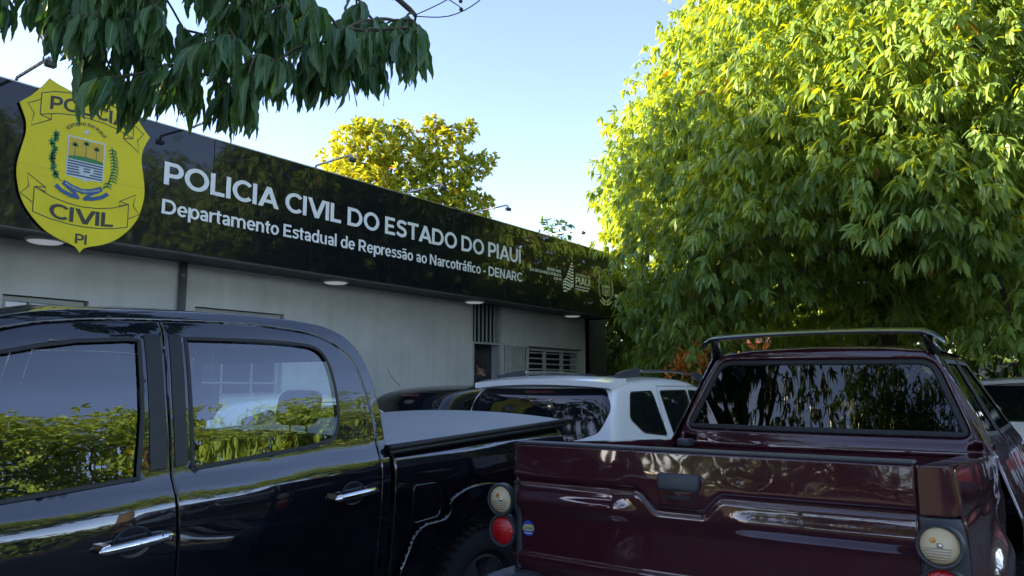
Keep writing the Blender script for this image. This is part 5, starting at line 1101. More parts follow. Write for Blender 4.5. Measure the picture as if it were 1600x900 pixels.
text_mesh('sticker_lettering', 'Cimel', M['sticker_blue'], stk, lambda a, b, d: (-1.809+a, tgs(-1.786,.94)-.0026-d*.2, .932+b), .046, .015)
v = [yf(a, b, .0006) for a, b in ((-1.806,.917),(-1.766,.917),(-1.768,.921),(-1.804,.921))]; mesh_obj('sticker_line', v, [(0,1,2,3)], M['crest_white'], stk)
# bed corners and flanks: path round the corner, u = length along it
def corner_path(x0, x1, rr, yend, sgn):
    pts = [(x0, TY+.0175), (x1-sgn*rr*1.0, TY+.019)]
    for i in range(1, 9):
        a = R(90*i/8); pts.append((x1-sgn*rr+sgn*rr*math.sin(a), TY+.019+rr*(1-math.cos(a))))
    for i in range(1, 12): pts.append((x1+sgn*.012*math.sin(i/11*3.0), TY+.019+rr+(yend-TY-rr)*i/11))
    P = np.array(pts); L = np.concatenate([[0], np.cumsum(np.linalg.norm(np.diff(P, axis=0), axis=1))]); return P, L
PM = softcurve([(-.95,-.10),(-.70,-.05),(-.50,-.01),(-.36,.012),(-.24,.018),(-.17,.016),(-.155,.008),(-.145,.008),(-.10,.006),(-.02,-.004),(0,-.012)], .006)
for sgn, x0, x1 in ((1, Rt_+.005, -.280), (-1, L_-.005, -1.868)):
    P, L = corner_path(x0, x1, .055, 4.10, sgn); tot = L[-1]
    def fl(u, b, P=P, L=L, sgn=sgn):
        x = float(np.interp(u, L, P[:,0])); y = float(np.interp(u, L, P[:,1])); top = 1.268-.045*max(0, y-TY-.1)
        side = sst(u, .04, .16); d = PM(b-top); rearadd = .020*(1-sst(b, .98, 1.045))*(1-side)
        # flare over the wheel
        fr_ = math.hypot(y-3.32, b-.40); fla = .055*math.exp(-(max(0, fr_-.50)/.085)**2) if b > .3 else 0
        return (x+sgn*(d*side*1.0+fla*sst(y, 2.75, 3.0)), y+rearadd-.03*(1-side)*(1-sst(b, .80, .95))*0, b)
    zt = lambda u: 1.268-.045*max(0, float(np.interp(u, L, P[:,1]))-TY-.1)
    ou = [(.0,1.122),(.0,1.267)]+[(tot*t, zt(tot*t)) for t in np.linspace(.03, 1, 14)]+[(tot,.50),(tot-.25,.50)]
    cy = [(3.32+.42*math.cos(R(a)), .40+.42*math.sin(R(a))) for a in range(10, 171, 10)]; uo = lambda y: float(np.interp(y, P[12:,1], L[12:]))
    ou += [(uo(y), z) for y, z in cy]+[(.24,.50),(.165,.50),(.155,.80),(.150,.98),(.118,1.122)]
    mir = [(a, b) for a, b in ou]
    if sgn > 0: panel('bed_side', mir, [], lambda a, b, fl=fl: fl(a, b), M['maroon_paint'], mt_, step=.022, roll=.005, thick=.02)
    else:
        panel('bed_side', [(-a, b) for a, b in mir], [], lambda a, b, fl=fl: fl(-a, b), M['maroon_paint'], mt_, step=.022, roll=.005, thick=.02)
    # lamp housing under the corner
    def hs_(u, b, fl=fl, sgn=sgn):
        p = fl(u, b) if u > 0 else fl(0, b); return (p[0], p[1]-.004*(1-sst(u,.1,.2)), p[2])
    ho = [(.0,1.117),(.116,1.117),(.147,.98),(.152,.80),(.150,.78),(.0,.78)]
    hp = panel('lamp_housing', [(sgn*a, b) for a, b in ho], [], lambda a, b, h=hs_, s=sgn: h(a*s, b), M['plastic'], mt_, step=.02, roll=.006, thick=.02)
    for cz, rr, mm_, nm in ((1.042,.0545,'lens_clear','reversing_lamp'), (.918,.056,'lens_red','stop_lamp')):
        cx = (x0+x1)/2+sgn*.004 if sgn > 0 else -1.897+.0; cx = -.332 if sgn > 0 else -1.905
        cyy = TY+.012 if cz > 1 else TY+.026
        k = MB(); k.lathe((cx, cyy, cz), (0,-1,0), [(rr+.010,-.02),(rr+.010,.006),(rr+.006,.011),(rr,.010),(rr-.003,.002)], 40); lm = k.build(nm, M['plastic'], mt_, autos=50)
        k = MB(); k.lathe((cx, cyy, cz), (0,-1,0), [(rr-.001,.003),(rr*.92,.0085),(rr*.7,.0145),(rr*.4,.0185),(rr*.2,.020),(.0004,.0205)], 40); k.build('lens', M['lens_glass' if mm_ == 'lens_clear' else mm_], lm, smooth=True)
        if mm_ == 'lens_clear':
            k = MB(); k.lathe((cx, cyy, cz), (0,-1,0), [(rr-.002,.003),(rr*.7,.000),(rr*.35,-.002),(.0004,-.003)], 40); k.build('reflector', M['reflector'], lm, smooth=True)
            k = MB(); k.lathe((cx, cyy, cz), (0,-1,0), [(.010,-.004),(.010,.003),(.006,.007),(.0004,.009)], 20); k.build('bulb', M['chrome'], lm, smooth=True)
            k = MB(); k.lathe((cx-.018, cyy, cz+.014), (0,-1,0), [(.010,-.004),(.008,.001),(.0004,.0025)], 14); k.build('bulb_tint', M['lens_amber'], lm, smooth=True)
            for j in range(5):
                zz = cz-.040+.008*j; hwid = math.sqrt(max(0, (rr*.93)**2-(zz-cz)**2)); k = MB(); k.tube([(cx-hwid*.9, cyy-.003, zz), (cx+hwid*.6, cyy-.003, zz)], .0013, 5); k.build('rib', M['rim'], lm)
# bumper ends
for cx, sgn in ((-.26, 1), (-1.93, -1)):
    box('bumper_end', M['plastic'], mt_, min(cx, cx-sgn*.22), max(cx, cx-sgn*.22), TY-.10, TY+.22, .55, .775, b=.045)
box('rear_bumper', M['chrome'], mt_, -1.75, -.42, TY-.14, TY+.02, .48, .66, b=.03)
for s_, x in ((1, -.235), (-1, -1.955)): wheel(mt_, x-s_*.14, 3.32, .37, .37, .24, s_); wheel(mt_, x-s_*.14, 6.2, .37, .37, .24, s_)
# bed inside
box('bed_floor', M['plastic'], mt_, -1.80, -.36, 2.66, 4.06, .62, .70); box('bed_liner', M['maroon_paint'], mt_, -1.80, -1.775, 2.66, 4.06, .70, 1.19); box('bed_liner', M['maroon_paint'], mt_, -.385, -.36, 2.66, 4.06, .70, 1.19); box('bed_front_wall', M['maroon_paint'], mt_, -1.80, -.36, 4.055, 4.075, .6, 1.175)
for sgn, x in ((1,-.325), (-1,-1.825)): 
    k = MB(); v = [(x-.038,2.61,1.2675),(x+.038,2.61,1.2675),(x+.038,4.08,1.203),(x-.038,4.08,1.203),(x-.038,2.61,1.24),(x+.038,2.61,1.24),(x+.038,4.08,1.18),(x-.038,4.08,1.18)]
    k.add(v, [(0,1,2,3),(0,4,5,1),(1,5,6,2),(2,6,7,3),(3,7,4,0)]); k.build('bed_rail', M['maroon_paint'], mt_)
box('latch_block', M['plastic'], mt_, -1.75, -1.68, 3.98, 4.06, 1.176, 1.215, b=.008)
# cab back: leans forward as it rises
CYB = 4.10
def cabrear(a, b): u = a+1.07; return (a, CYB+.22*max(0, b-1.19)+.05*(u/.7)**2*1.0+ (.9*max(0, b-1.655))**1.5*.9, b)
cabo = [(-1.845,1.165),(-1.825,1.22),(-1.795,1.30),(-1.70,1.50),(-1.615,1.640),(-1.56,1.680),(-1.40,1.698),(-1.07,1.708),(-.74,1.698),(-.555,1.680),(-.50,1.640),(-.415,1.50),(-.315,1.30),(-.285,1.22),(-.27,1.165)]
wino = rounded([(-1.765,1.268),(-1.575,1.638),(-.515,1.628),(-.375,1.262)], [.05,.07,.07,.05], 6)
panel('cab_back', cabo[::-1], [wino], lambda a, b: (a, cabrear(a,b)[1]-.010*sst(b,1.235,1.22)+.012*math.exp(-((b-1.215)/.006)**2), b), M['maroon_paint'], mt_, step=.022, roll=.02, thick=.03)
wf_o, wf_i = ring(.003, .026, wino)
wf = panel('window_seal', [tuple(p) for p in wf_o], [[tuple(p) for p in wf_i]], cabrear, M['rubber'], mt_, step=.03, roll=.008, thick=.02, off=.006)
panel('rear_window', [tuple(p) for p in inset(ring(0,0,wino)[0], .02)], [], lambda a, b: (a, cabrear(a,b)[1]+.002, b), M['glass_rear'], mt_, step=.06, roll=0, thick=0)
# cab sides (lean in), roof, screen, bonnet
def cside(sgn):
    def f(a, b):
        t = (b-1.17); x = (-1.075)+sgn*(.80-.0*t-.30*max(0,t)**1.15*1.25*(.5/.5)-.0); x = -1.075+sgn*interp(b, [.4,.9,1.17,1.22,1.66,1.70,1.72], [.86,.885,.80,.77,.565,.50,.42]); return (x, a, b)
    return f
for sgn in (1, -1):
    f0 = cside(sgn); sd_ol = [(4.13,1.17),(4.20,1.45),(4.25,1.66),(4.4,1.70),(5.3,1.70),(5.6,1.66),(6.25,1.17),(6.25,.5),(4.13,.5)]
    w1 = rounded([(4.36,1.27),(4.42,1.62),(4.92,1.63),(4.92,1.25)], .04, 4); w2 = rounded([(5.02,1.25),(5.02,1.63),(5.45,1.63),(5.95,1.25)], .04, 4)
    if sgn < 0: fm = lambda a, b, f0=f0: f0(-a, b); N_ = lambda P: [(-a, b) for a, b in P]
    else: fm = f0; N_ = lambda P: P
    sdp = panel('cab_side', N_(sd_ol), [N_(w1), N_(w2)], fm, M['maroon_paint'], mt_, step=.05, roll=.01, thick=.02)
    for w__ in (w1, w2):
        panel('side_window', N_(w__), [], fm, M['glass_rear'], sdp, step=.1, roll=0, thick=.004, off=-.006)
        o_, i_ = ring(.012, .012, N_(w__)); panel('window_seal', [tuple(p) for p in o_], [[tuple(p) for p in i_]], fm, M['rubber'], sdp, step=.05, roll=.004, thick=.01, off=.006)
    k = MB(); xx = -1.075+sgn*.98; k.box(xx-.10, xx+.10, 5.75, 5.88, 1.12, 1.30, b=.03); k.build('wing_mirror', M['plastic'], mt_, autos=40)
    panel('front_wing', N_([(6.26,1.16),(7.3,1.0),(7.5,.85),(7.5,.55),(6.26,.5)]), [], lambda a, b, s=sgn: (-1.075+s*(.86-.1*max(0,(abs(a)-6.6))), abs(a), b), M['maroon_paint'], mt_, step=.1, roll=.01, thick=.02)
v = []; f = []; nu, nv_ = 20, 16
for i in range(nu+1):
    a = 4.245+1.42*i/nu; zc = interp(a, [4.245,4.30,4.5,5.3,5.5,5.665], [1.675,1.700,1.722,1.722,1.70,1.655])
    for j in range(nv_+1):
        t = -1+2*j/nv_; v.append((-1.075+t*.545, a+.05*(t*t)*(1-i/nu), zc-.035*abs(t)**3))
for i in range(nu):
    for j in range(nv_): q_ = i*(nv_+1)+j; f.append((q_, q_+1, q_+nv_+2, q_+nv_+1))
mesh_obj('roof', v, f, M['maroon_paint'], mt_, True)
panel('windscreen', [(-1.75,1.15),(-.40,1.15),(-.56,1.65),(-1.59,1.65)], [], lambda a, b: (a, 6.30-(b-1.15)*1.25, b), M['glass'], mt_, step=.15, roll=0, thick=.004, mirror=-1.075)
k = MB(); k.add([(-1.85,6.3,1.14),(-.30,6.3,1.14),(-.38,7.5,.98),(-1.77,7.5,.98),(-1.85,6.3,1.0),(-.30,6.3,1.0),(-.38,7.5,.5),(-1.77,7.5,.5)], [(0,1,2,3),(3,2,6,7),(0,3,7,4),(1,5,6,2)]); k.build('bonnet', M['maroon_paint'], mt_)
box('cabin_floor', M['cabin'], mt_, -1.78, -.37, 4.2, 6.2, .5, .56); box('dashboard', M['cabin'], mt_, -1.72, -.42, 5.75, 6.15, .8, 1.12, b=.05); box('chassis', M['rubber'], mt_, -1.6, -.55, 2.7, 7.3, .3, .6)
for cx in (-.72, -1.43):
    for y in (4.45, 5.25):
        k = MB(); bm = bmesh.new(); bmesh.ops.create_cube(bm, size=1)
        for v_ in bm.verts: v_.co = Vector((cx+v_.co.x*.48*(.85 if v_.co.z > 0 else 1), y+v_.co.y*.14-(v_.co.z+.5)*.12, 1.0+v_.co.z*.62))
        bmesh.ops.bevel(bm, geom=bm.edges[:], offset=.05, segments=3, profile=.5, affect='EDGES'); k.bm(bm); st = k.build('seat', M['seat'], mt_, autos=40)
        k = MB(); k.box(cx-.13, cx+.13, y-.18, y-.08, 1.33, 1.48, b=.035); k.build('headrest', M['seat'], st, autos=40)
# black roof wing on two feet
wing = MB(); sec = []; n = 28; m_ = 12
for i in range(n+1):
    t = -1+2*i/n; x = -1.075+t*.615; drop = .048*max(0, (abs(t)-.86)/.14)**1.6; y = 4.20+.03*t*t-.012; z = 1.778-.018*abs(t)**2.5-drop; ch = .075*(1-.55*max(0,(abs(t)-.9)/.1)); th_ = .0125*(1-.6*max(0,(abs(t)-.9)/.1))
    for j in range(m_):
        a = 2*math.pi*j/m_; sec.append((x, y+ch*math.cos(a), z+th_*math.sin(a)*(1.2+.4*math.cos(a))+.008*math.cos(a)))
f = [(i*m_+j, i*m_+(j+1) % m_, (i+1)*m_+(j+1) % m_, (i+1)*m_+j) for i in range(n) for j in range(m_)]+[tuple(range(m_)), tuple(n*m_+j for j in range(m_))[::-1]]
wing.add(sec, f); wg = wing.build('roof_wing', M['rubber'], mt_, autos=50)
M['wing_black'] = mat('satin_black_paint', (.010,.011,.012), .3, coat=.6); wg.data.materials[0] = M['wing_black']
for s_ in (-1, 1):
    k = MB(); k.tube([(-1.075+s_*.555,4.31,1.672),(-1.075+s_*.545,4.27,1.70),(-1.075+s_*.528,4.215,1.762)], [.034,.026,.020], 10); k.build('wing_foot', M['wing_black'], wg, smooth=True)

# ================================================================ other parked cars
def car(name, label, cx, y0, Lc, Wc, Hc, paint, kind='suv', group=None, rails=False, rot=1):
    """a parked car, tail at y0 (nearest the viewer), lofted body with fitted glass, lamps and trim"""
    t = empty(name, (cx, y0+Lc/2, 0), label, 'car', group)
    if kind == 'suv': ST = [(-.015,.50,.78,.82,.82,.78),(.0,.38,.90,.95,.965,.92),(.012,.33,.985,1.10,.99,.92),(.026,.31,1.0,1.30,.995,.90),(.045,.30,1.01,1.50,1.0,.885),(.085,.30,1.01,1.575,1.0,.865),(.20,.28,1.01,1.60,1.0,.84),(.40,.28,1.0,1.62,1.0,.82),(.55,.28,.99,1.58,1.0,.80),(.66,.28,.98,1.42,.995,.80),(.76,.28,.97,1.10,.98,.84),(.92,.30,.88,.97,.94,.80),(.99,.40,.72,.78,.80,.70)]
    else: ST = [(-.01,.50,.70,.74,.80,.74),(.0,.36,.85,.90,.93,.86),(.03,.30,.92,1.02,.975,.84),(.07,.26,.93,1.22,.99,.78),(.12,.24,.93,1.38,1.0,.75),(.20,.22,.93,1.45,1.0,.73),(.38,.22,.92,1.475,1.0,.72),(.52,.22,.91,1.44,1.0,.70),(.64,.22,.90,1.28,.995,.70),(.76,.22,.89,.98,.98,.78),(.93,.25,.78,.86,.93,.74),(.99,.35,.62,.68,.78,.66)]
    hz = Hc/(1.62 if kind == 'suv' else 1.475); hw = Wc/2; v = []; f = []; NP = 17
    for (fy, zl, zs, zt, wl, wt) in ST:
        zl, zs, zt = zl*hz, zs*hz, zt*hz; wl *= hw; wt *= hw; gh = zt-zs
        half = [(wl*.90,zl),(wl*.985,zl+.10),(wl,(zl+zs)*.5),(wl*.995,zs-.10),(wl*.965,zs-.01),((wl*.95+wt)/2,zs+gh*.45),(wt+.0,zt-min(.075,gh*.3)),(wt-.07,zt-.018),(0,zt+.012)]
        for x, z in half: v.append((cx+x, y0+fy*Lc, z))
        for x, z in half[-2::-1]: v.append((cx-x, y0+fy*Lc, z))
    for i in range(len(ST)-1):
        for j in range(NP-1): a = i*NP+j; f.append((a, a+1, a+NP+1, a+NP))
    f.append(tuple(range(NP))[::-1]); f.append(tuple((len(ST)-1)*NP+j for j in range(NP)))
    for i in range(len(ST)-1): f.append((i*NP, (i+1)*NP, (i+1)*NP+NP-1, i*NP+NP-1))
    o = mesh_obj('body', v, f, paint, t, True); md = o.modifiers.new('s', 'SUBSURF'); md.levels = 2; md.render_levels = 2
    bpy.context.view_layer.update(); dg = bpy.context.evaluated_depsgraph_get(); me = bpy.data.meshes.new_from_object(o.evaluated_get(dg)); o.modifiers.clear(); o.data = me
    bm = bmesh.new(); bm.from_mesh(me); bmesh.ops.recalc_face_normals(bm, faces=bm.faces[:])
    wy = (y0+.185*Lc, y0+.80*Lc); wr = .33 if kind == 'suv' else .30
    bm.to_mesh(me); bvh = BVHTree.FromBMesh(bm); bm.free(); off = origin(t)
    def on_side(sgn):
        def fn(a, b):
            y = a*sgn
            h = bvh.ray_cast(Vector((cx+sgn*3, y, b))-off, Vector((-sgn,0,0)), 6)
            p = h[0]+off if h[0] else Vector((cx+sgn*hw*.9, y, b)); return (p.x, p.y, p.z)
        return fn
    def on_back(a, b):
        h = bvh.ray_cast(Vector((a, y0-2, b))-off, Vector((0,1,0)), 6)
        p = h[0]+off if h[0] else Vector((a, y0+.1, b)); return (p.x, p.y, p.z)
    def pt(nm, m_, pts, fn, rad=.05, off_=.004, thick=.01, st=.05, par=None, roll=.004): return panel(nm, rounded(pts, rad, 4), [], fn, m_, par or t, step=st, roll=roll, thick=thick, off=off_)
    Y = lambda k_: y0+k_*Lc
    for sgn in (1, -1):
        fn = on_side(sgn); S_ = lambda P: ([(a*sgn, b) for a, b in P])
        if kind == 'suv':
            W1 = [(Y(.125),1.435),(Y(.24),1.445),(Y(.27),1.01),(Y(.155),1.06),(Y(.10),1.20)]; W2 = [(Y(.285),1.445),(Y(.45),1.45),(Y(.45),.98),(Y(.31),.99)]; W3 = [(Y(.465),1.45),(Y(.575),1.43),(Y(.70),1.03),(Y(.69),.98),(Y(.465),.98)]
        else:
            W1 = [(Y(.155),1.26),(Y(.24),1.33),(Y(.26),.98),(Y(.20),1.0)]; W2 = [(Y(.27),1.33),(Y(.44),1.35),(Y(.44),.96),(Y(.285),.97)]; W3 = [(Y(.455),1.35),(Y(.55),1.33),(Y(.70),1.0),(Y(.69),.94),(Y(.455),.95)]
        for W0 in (W1, W2, W3):
            W0 = [(a, b*hz) for a, b in W0]
            g_ = pt('side_window', M['glass_dark'], S_(W0), fn, .045, .003, .01)
            oo, ii = ring(.010, .004, rounded(S_(W0), .045, 4)); panel('window_seal', [tuple(p) for p in oo], [[tuple(p) for p in ii]], fn, M['rubber'], g_, step=.05, roll=.003, thick=.008, off=.0055)
        for d0, d1 in ((.262,.458),(.460,.70)):   # door outlines as fine dark gaps
            oo, ii = ring(.0, .006, [(a, b*hz) for a, b in S_([(Y(d0+.015),.42),(Y(d0),.95),(Y(d0+.012),1.50 if kind == 'suv' else 1.385),(Y(min(d1, .56)),1.50 if kind == 'suv' else 1.385),(Y(d1),.99),(Y(d1-.0),.42)])])
            panel('door_gap', [tuple(p) for p in oo], [[tuple(p) for p in ii]], fn, M['rubber'], t, step=.06, roll=0, thick=0, off=.0012)
        for yy in (.285, .475):
            p = fn(Y(yy+.02)*sgn, .90*hz); k = MB(); k.box(min(p[0],p[0]+sgn*.035), max(p[0],p[0]+sgn*.035), p[1]-.07, p[1]+.07, .885*hz, .915*hz, b=.01); k.build('handle', paint, t, autos=40)
        pt('sill_trim', M['plastic'], S_([(Y(.27),.44*hz),(Y(.71),.44*hz),(Y(.71),.33*hz),(Y(.27),.33*hz)]), fn, .02, .006)
        for wy_ in wy:
            c_ = [(wy_+(wr+.075)*math.cos(R(a)), wr+.02+(wr+.075)*math.sin(R(a))) for a in range(-5, 186, 10)]+[(wy_-(wr+.03)*math.cos(R(a)), wr+.02+(wr+.03)*math.sin(R(a))) for a in range(-5, 186, 10)]
            pt('arch_trim', M['plastic'], S_([(a, max(b, .31)) for a, b in c_]), fn, 0, .012, .02, .06)
            dk = [(wy_+(wr+.03)*math.cos(R(a)), max(.31, wr+.02+(wr+.03)*math.sin(R(a)))) for a in range(0, 181, 12)]
            pt('arch_lining', M['rubber'], S_(dk), fn, 0, .003, 0, .08)
            wheel(t, cx+sgn*(hw-.10), wy_, wr, wr, .20, sgn, tread=False)
        p = fn(Y(.69)*sgn, 1.0*hz); k = MB(); xx = p[0]+sgn*.10; k.box(xx-.09, xx+.09, p[1]-.05, p[1]+.06, .98*hz, 1.12*hz, b=.03); k.build('wing_mirror', paint, t, autos=40)
    hb_ = hz
    if kind == 'suv': RW = [(cx-.70,1.475),(cx+.70,1.475),(cx+.80,1.29),(cx+.71,1.07),(cx+.42,.985),(cx-.42,.985),(cx-.71,1.07),(cx-.80,1.29)]
    else: RW = [(cx-.54,1.38),(cx+.54,1.38),(cx+.66,1.13),(cx+.55,1.0),(cx-.55,1.0),(cx-.66,1.13)]
    RW = [(cx+(a-cx)*Wc/1.80, b*hb_) for a, b in RW]
    rw = pt('rear_window', M['glass_dark'], RW, on_back, .07, .004, .012, .04)
    k0 = 1.0
    bl = [(cx-.17,1.432*hb_),(cx+.17,1.432*hb_),(cx+.17,1.452*hb_),(cx-.17,1.452*hb_)] if kind == 'suv' else [(cx-.13,1.335*hb_),(cx+.13,1.335*hb_),(cx+.13,1.352*hb_),(cx-.13,1.352*hb_)]
    pt('brake_light', M['lens_red_dim'], bl, on_back, .004, .007, .006, .05, rw, roll=.002)
    for sgn in (1, -1):
        q = [(cx+sgn*.86,.98),(cx+sgn*.70,.98),(cx+sgn*.70,.70),(cx+sgn*.86,.70)] if kind == 'suv' else [(cx+sgn*.80,.92),(cx+sgn*.62,.92),(cx+sgn*.60,.72),(cx+sgn*.80,.72)]
        pt('tail_light', M['lens_red'], [(cx+(a-cx)*Wc/1.80*.97, b*hb_) for a, b in q], on_back, .02, .006, .02, .04)
    pt('rear_bumper', M['plastic'], [(cx-.72,.52*hb_),(cx+.72,.52*hb_),(cx+.72,.38*hb_),(cx-.72,.38*hb_)], on_back, .02, .01, .02, .06)
    pt('number_plate', M['white_metal'], [(cx-.20,.80*hb_),(cx+.20,.80*hb_),(cx+.20,.67*hb_),(cx-.20,.67*hb_)], on_back, .005, .012, .01, .1)
    box('windscreen_base', M['glass_dark'], t, cx-.5, cx+.5, Y(.70), Y(.705), .9*hz, .905*hz)
    fy = lambda a, b: (lambda h: tuple((h[0]+off)) if h[0] else (a, Y(.7), b))(bvh.ray_cast(Vector((a, y0+Lc+2, b))-off, Vector((0,-1,0)), 8))
    panel('windscreen', [(cx-.60,1.05*hz),(cx-.50,1.36*hz),(cx+.50,1.36*hz),(cx+.60,1.05*hz)], [], fy, M['glass_dark'], t, step=.06, roll=0, thick=0, off=.004)
    for sgn in (1, -1): panel('headlight', rounded([(cx+sgn*.74,.74*hz),(cx+sgn*.46,.72*hz),(cx+sgn*.46,.62*hz),(cx+sgn*.74,.64*hz)][::-sgn], .02, 3), [], fy, M['lamp_glass'], t, step=.05, roll=0, thick=0, off=.004)
    if kind == 'suv':
        # spoiler lip above the rear window
        k = MB(); n = 20; sec = []
        for i in range(n+1):
            tt = -1+2*i/n; x = cx+tt*.765*Wc/1.8; yb = y0+.015*Lc+.07*tt*tt+.03; zt_ = (1.583-.035*tt*tt)*hz
            sec += [(x,yb+.03,zt_-.085),(x,yb-.01,zt_-.07),(x,yb-.012,zt_-.018),(x,yb+.16,zt_+.016),(x,yb+.32,zt_+.022),(x,yb+.32,zt_-.03)]
        k.add(sec, [(i*6+j, i*6+(j+1) % 6, (i+1)*6+(j+1) % 6, (i+1)*6+j) for i in range(n) for j in range(6)]+[tuple(range(6)), tuple(n*6+j for j in range(6))[::-1]])
        sp = k.build('spoiler', paint, t, autos=50); box('washer_nozzle', M['rubber'], sp, cx+.02, cx+.045, y0+.015*Lc+.073, y0+.015*Lc+.09, 1.548*hz, 1.562*hz)
    if rails:
        for sgn in (1, -1):
            xx = cx+sgn*.70; a0, a1 = Y(.12), Y(.62)
            zr = lambda y: interp(y, [Y(.10),Y(.2),Y(.4),Y(.62)], [1.590,1.612,1.625,1.575])*hz
            k = MB(); k.tube([(xx,y,zr(y)+.035) for y in np.linspace(a0+.3,a1-.25,8)], .013, 8); rl = k.build('roof_rail', M['rim'], t, smooth=True)
            for (ya, yb_) in ((a0-.06,a0+.40),(a1-.34,a1+.05)):
                k = MB(); n = 12; sec = []
                for i in range(n+1):
                    tt = i/n; y = ya+(yb_-ya)*tt; hh = .062*math.sin(math.pi*min(1, .12+tt*.45 if ya < Y(.3) else .12+(1-tt)*.45))**.8
                    for (dx, dz) in ((-.026,-.02),(-.022,hh*.8),(-.010,hh),(.010,hh),(.022,hh*.8),(.026,-.02)): sec.append((xx+dx, y, zr(y)-.002+dz))
                k.add(sec, [(i*6+j, i*6+(j+1) % 6, (i+1)*6+(j+1) % 6, (i+1)*6+j) for i in range(n) for j in range(6)]+[tuple(range(6)), tuple(n*6+j for j in range(6))[::-1]]); k.build('rail_end', M['plastic'], rl, autos=50)
    return t
M['lens_red_dim'] = mat('smoked_red_lens', (.16,.035,.03), .15, coat=.5)
car('estate_car', 'white estate car with grey roof rails parked between the two pickups', -4.19, 6.13, 4.3, 1.84, 1.62, M['white_paint'], 'suv', 'parked cars', rails=True)
car('hatchback', 'small white hatchback mostly hidden behind the black pickup', -5.62, 2.95, 3.6, 1.62, 1.455, M['white_paint'], 'hatch', 'parked cars')
dk = car('hatchback', 'dark hatchback with a roof aerial parked next to the wall', -6.35, 6.35, 3.8, 1.66, 1.52, M['grey_paint'], 'hatch', 'parked cars')
k = MB(); k.tube([(-6.83,7.10,1.50),(-6.86,6.98,1.62),(-6.88,6.92,1.72)], [.004,.003,.0018], 6); k.build('aerial', M['rubber'], dk, smooth=True)
car('estate_car', 'white estate car at the far right behind the maroon pickup', -.30, 12.9, 4.3, 1.80, 1.65, M['white_paint'], 'suv', 'parked cars')
car('hatchback', 'red hatchback parked beside the far white estate car', 1.75, 12.2, 3.8, 1.66, 1.47, M['red_paint'], 'hatch', 'parked cars')

# ================================================================ the man in the doorway
def skin_mesh(name, V_, E_, RAD, m, parent, sub=2, root=0):
    me = bpy.data.meshes.new(name); o0 = origin(parent); me.from_pydata([tuple(Vector(v)-o0) for v in V_], E_, []); me.update(); o = bpy.data.objects.new(name, me); link(o, parent)
    sk = o.modifiers.new('skin', 'SKIN'); sk.use_smooth_shade = True
    for i, r_ in enumerate(RAD): me.skin_vertices[0].data[i].radius = (r_, r_) if not isinstance(r_, tuple) else r_
    me.skin_vertices[0].data[root].use_root = True; s2_ = o.modifiers.new('sub', 'SUBSURF'); s2_.levels = sub; s2_.render_levels = sub
    bpy.context.view_layer.update(); dg = bpy.context.evaluated_depsgraph_get(); m2 = bpy.data.meshes.new_from_object(o.evaluated_get(dg)); o.modifiers.clear(); o.data = m2; m2.materials.clear(); m2.materials.append(m)
    m2.polygons.foreach_set('use_smooth', [True]*len(m2.polygons)); return o
PX, PY, PZ = -8.02, 10.27, .14; sc_ = 1.81/1.75
pr = empty('person', (PX, PY, PZ), 'man with short dark hair in a dark shirt seen from behind in the doorway', 'person')
def J(x, y, z): return (PX+x*sc_, PY+y*sc_, PZ+z*sc_)
# he faces the building (-X); body sideways = Y
V_ = [J(0,0,.96),J(.0,0,1.10),J(.01,0,1.28),J(.01,0,1.42),J(.0,0,1.50),J(-.01,0,1.56),J(-.02,0,1.66)]
E_ = [(0,1),(1,2),(2,3),(3,4),(4,5),(5,6)]; RAD = [.15,.135,.155,.12,.060,.062,.098]
for s_ in (1,-1):
    n = len(V_); V_ += [J(0,s_*.10,.90),J(-.01,s_*.105,.50),J(.02,s_*.11,.10),J(.01,s_*.115,.04),J(-.15,s_*.13,.03)]; E_ += [(0,n),(n,n+1),(n+1,n+2),(n+2,n+3),(n+3,n+4)]; RAD += [.09,.058,.042,.042,.03]
    n = len(V_); V_ += [J(.01,s_*.18,1.42),J(.02,s_*.23,1.15),J(-.04,s_*.25,.90),J(-.06,s_*.25,.83)]; E_ += [(3,n),(n,n+1),(n+1,n+2),(n+2,n+3)]; RAD += [.058,.042,.030,.028]
    for i, (dx, dz, l_) in enumerate(((-.030,.0,.070),(-.010,.0,.078),(.010,.0,.072),(.028,.0,.058))):
        m0 = len(V_); V_ += [J(-.06+dx,s_*.25,.80),J(-.062+dx*1.1,s_*.247,.80-l_*.55),J(-.07+dx*1.1,s_*.238,.80-l_)]; E_ += [(n+3,m0),(m0,m0+1),(m0+1,m0+2)]; RAD += [.0095,.0085,.0075]
    m0 = len(V_); V_ += [J(-.095,s_*.24,.815),J(-.115,s_*.235,.775)]; E_ += [(n+3,m0),(m0,m0+1)]; RAD += [.011,.009]
body = skin_mesh('body', V_, E_, RAD, M['skin'], pr)
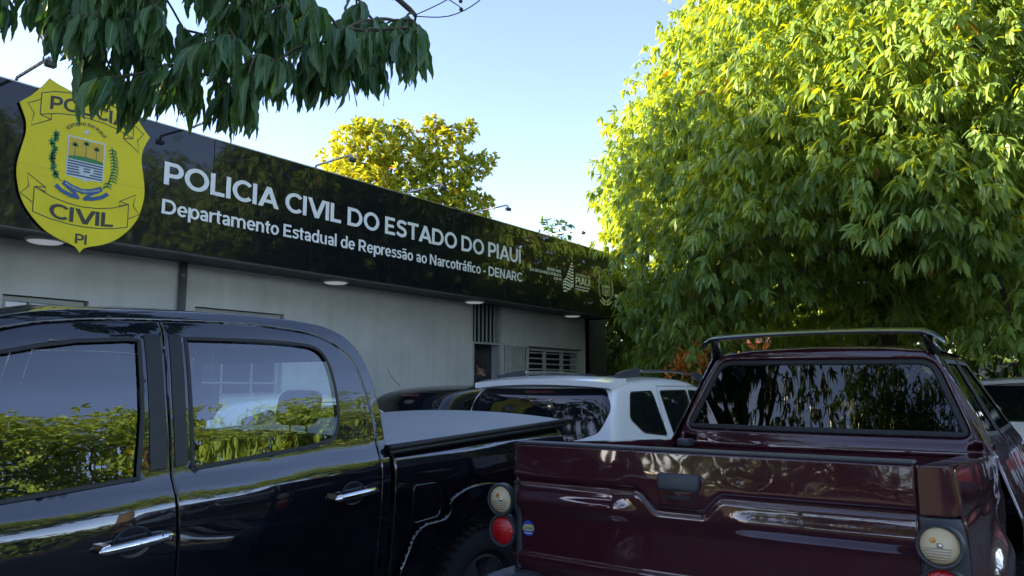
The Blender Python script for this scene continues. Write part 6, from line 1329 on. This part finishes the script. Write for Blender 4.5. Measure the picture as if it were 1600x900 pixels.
# face: nose, eyes, mouth and ears on the head
def ball(nm, c, r3, m, par, n=3):
    bm = bmesh.new(); bmesh.ops.create_icosphere(bm, subdivisions=n, radius=1); k = MB()
    for v_ in bm.verts: v_.co = Vector(c)+Vector((v_.co.x*r3[0], v_.co.y*r3[1], v_.co.z*r3[2]))
    k.bm(bm); return k.build(nm, m, par, smooth=True)
hd_ = ball('head', J(-.015,0,1.635), (.098,.078,.118), M['skin'], pr)
ball('nose', J(-.118,0,1.625), (.016,.013,.020), M['skin'], hd_, 2)
for s_ in (1,-1): ball('ear', J(-.005,s_*.082,1.63), (.018,.010,.032), M['skin'], hd_, 2); ball('eye', J(-.104,s_*.032,1.65), (.008,.012,.008), M['crest_white'], hd_, 2)
ball('mouth', J(-.105,0,1.585), (.006,.024,.006), M['lens_red_dim'], hd_, 2)
ball('hair', J(.006,0,1.658), (.097,.082,.098), M['hair'], pr)
def garment(name, test, grow, m):
    """cloth over the body: the body's own faces pushed out along their normals"""
    me = body.data; o0 = origin(pr); vn = [v.normal.copy() for v in me.vertices]; use = [p for p in me.polygons if test((Vector(p.center)+o0-Vector((PX,PY,PZ)))/sc_)]
    ids = sorted({i for p in use for i in p.vertices}); mp = {i: k_ for k_, i in enumerate(ids)}
    o = mesh_obj(name, [me.vertices[i].co+vn[i]*grow+o0 for i in ids], [tuple(mp[i] for i in p.vertices) for p in use], m, pr, True); sd_ = o.modifiers.new('cloth', 'SOLIDIFY'); sd_.thickness = .006; sd_.offset = 1; return o
garment('shirt', lambda c: (.90 < c.z < 1.475 and abs(c.y) < .165+.3*max(0,c.z-1.25)) or (c.z > 1.20 and c.z < 1.475), .018, M['shirt'])
garment('trousers', lambda c: .07 < c.z < 1.0 and abs(c.y) < .205-.0*c.z and not (abs(c.y) > .18 and c.z > .7), .014, M['trousers'])
for s_ in (1,-1): box('shoe', M['rubber'], pr, *(lambda a, b: (a[0], b[0], a[1], b[1]))(J(-.20,s_*.13-.05,0), J(.07,s_*.13+.05,0)), PZ, PZ+.08, b=.02)
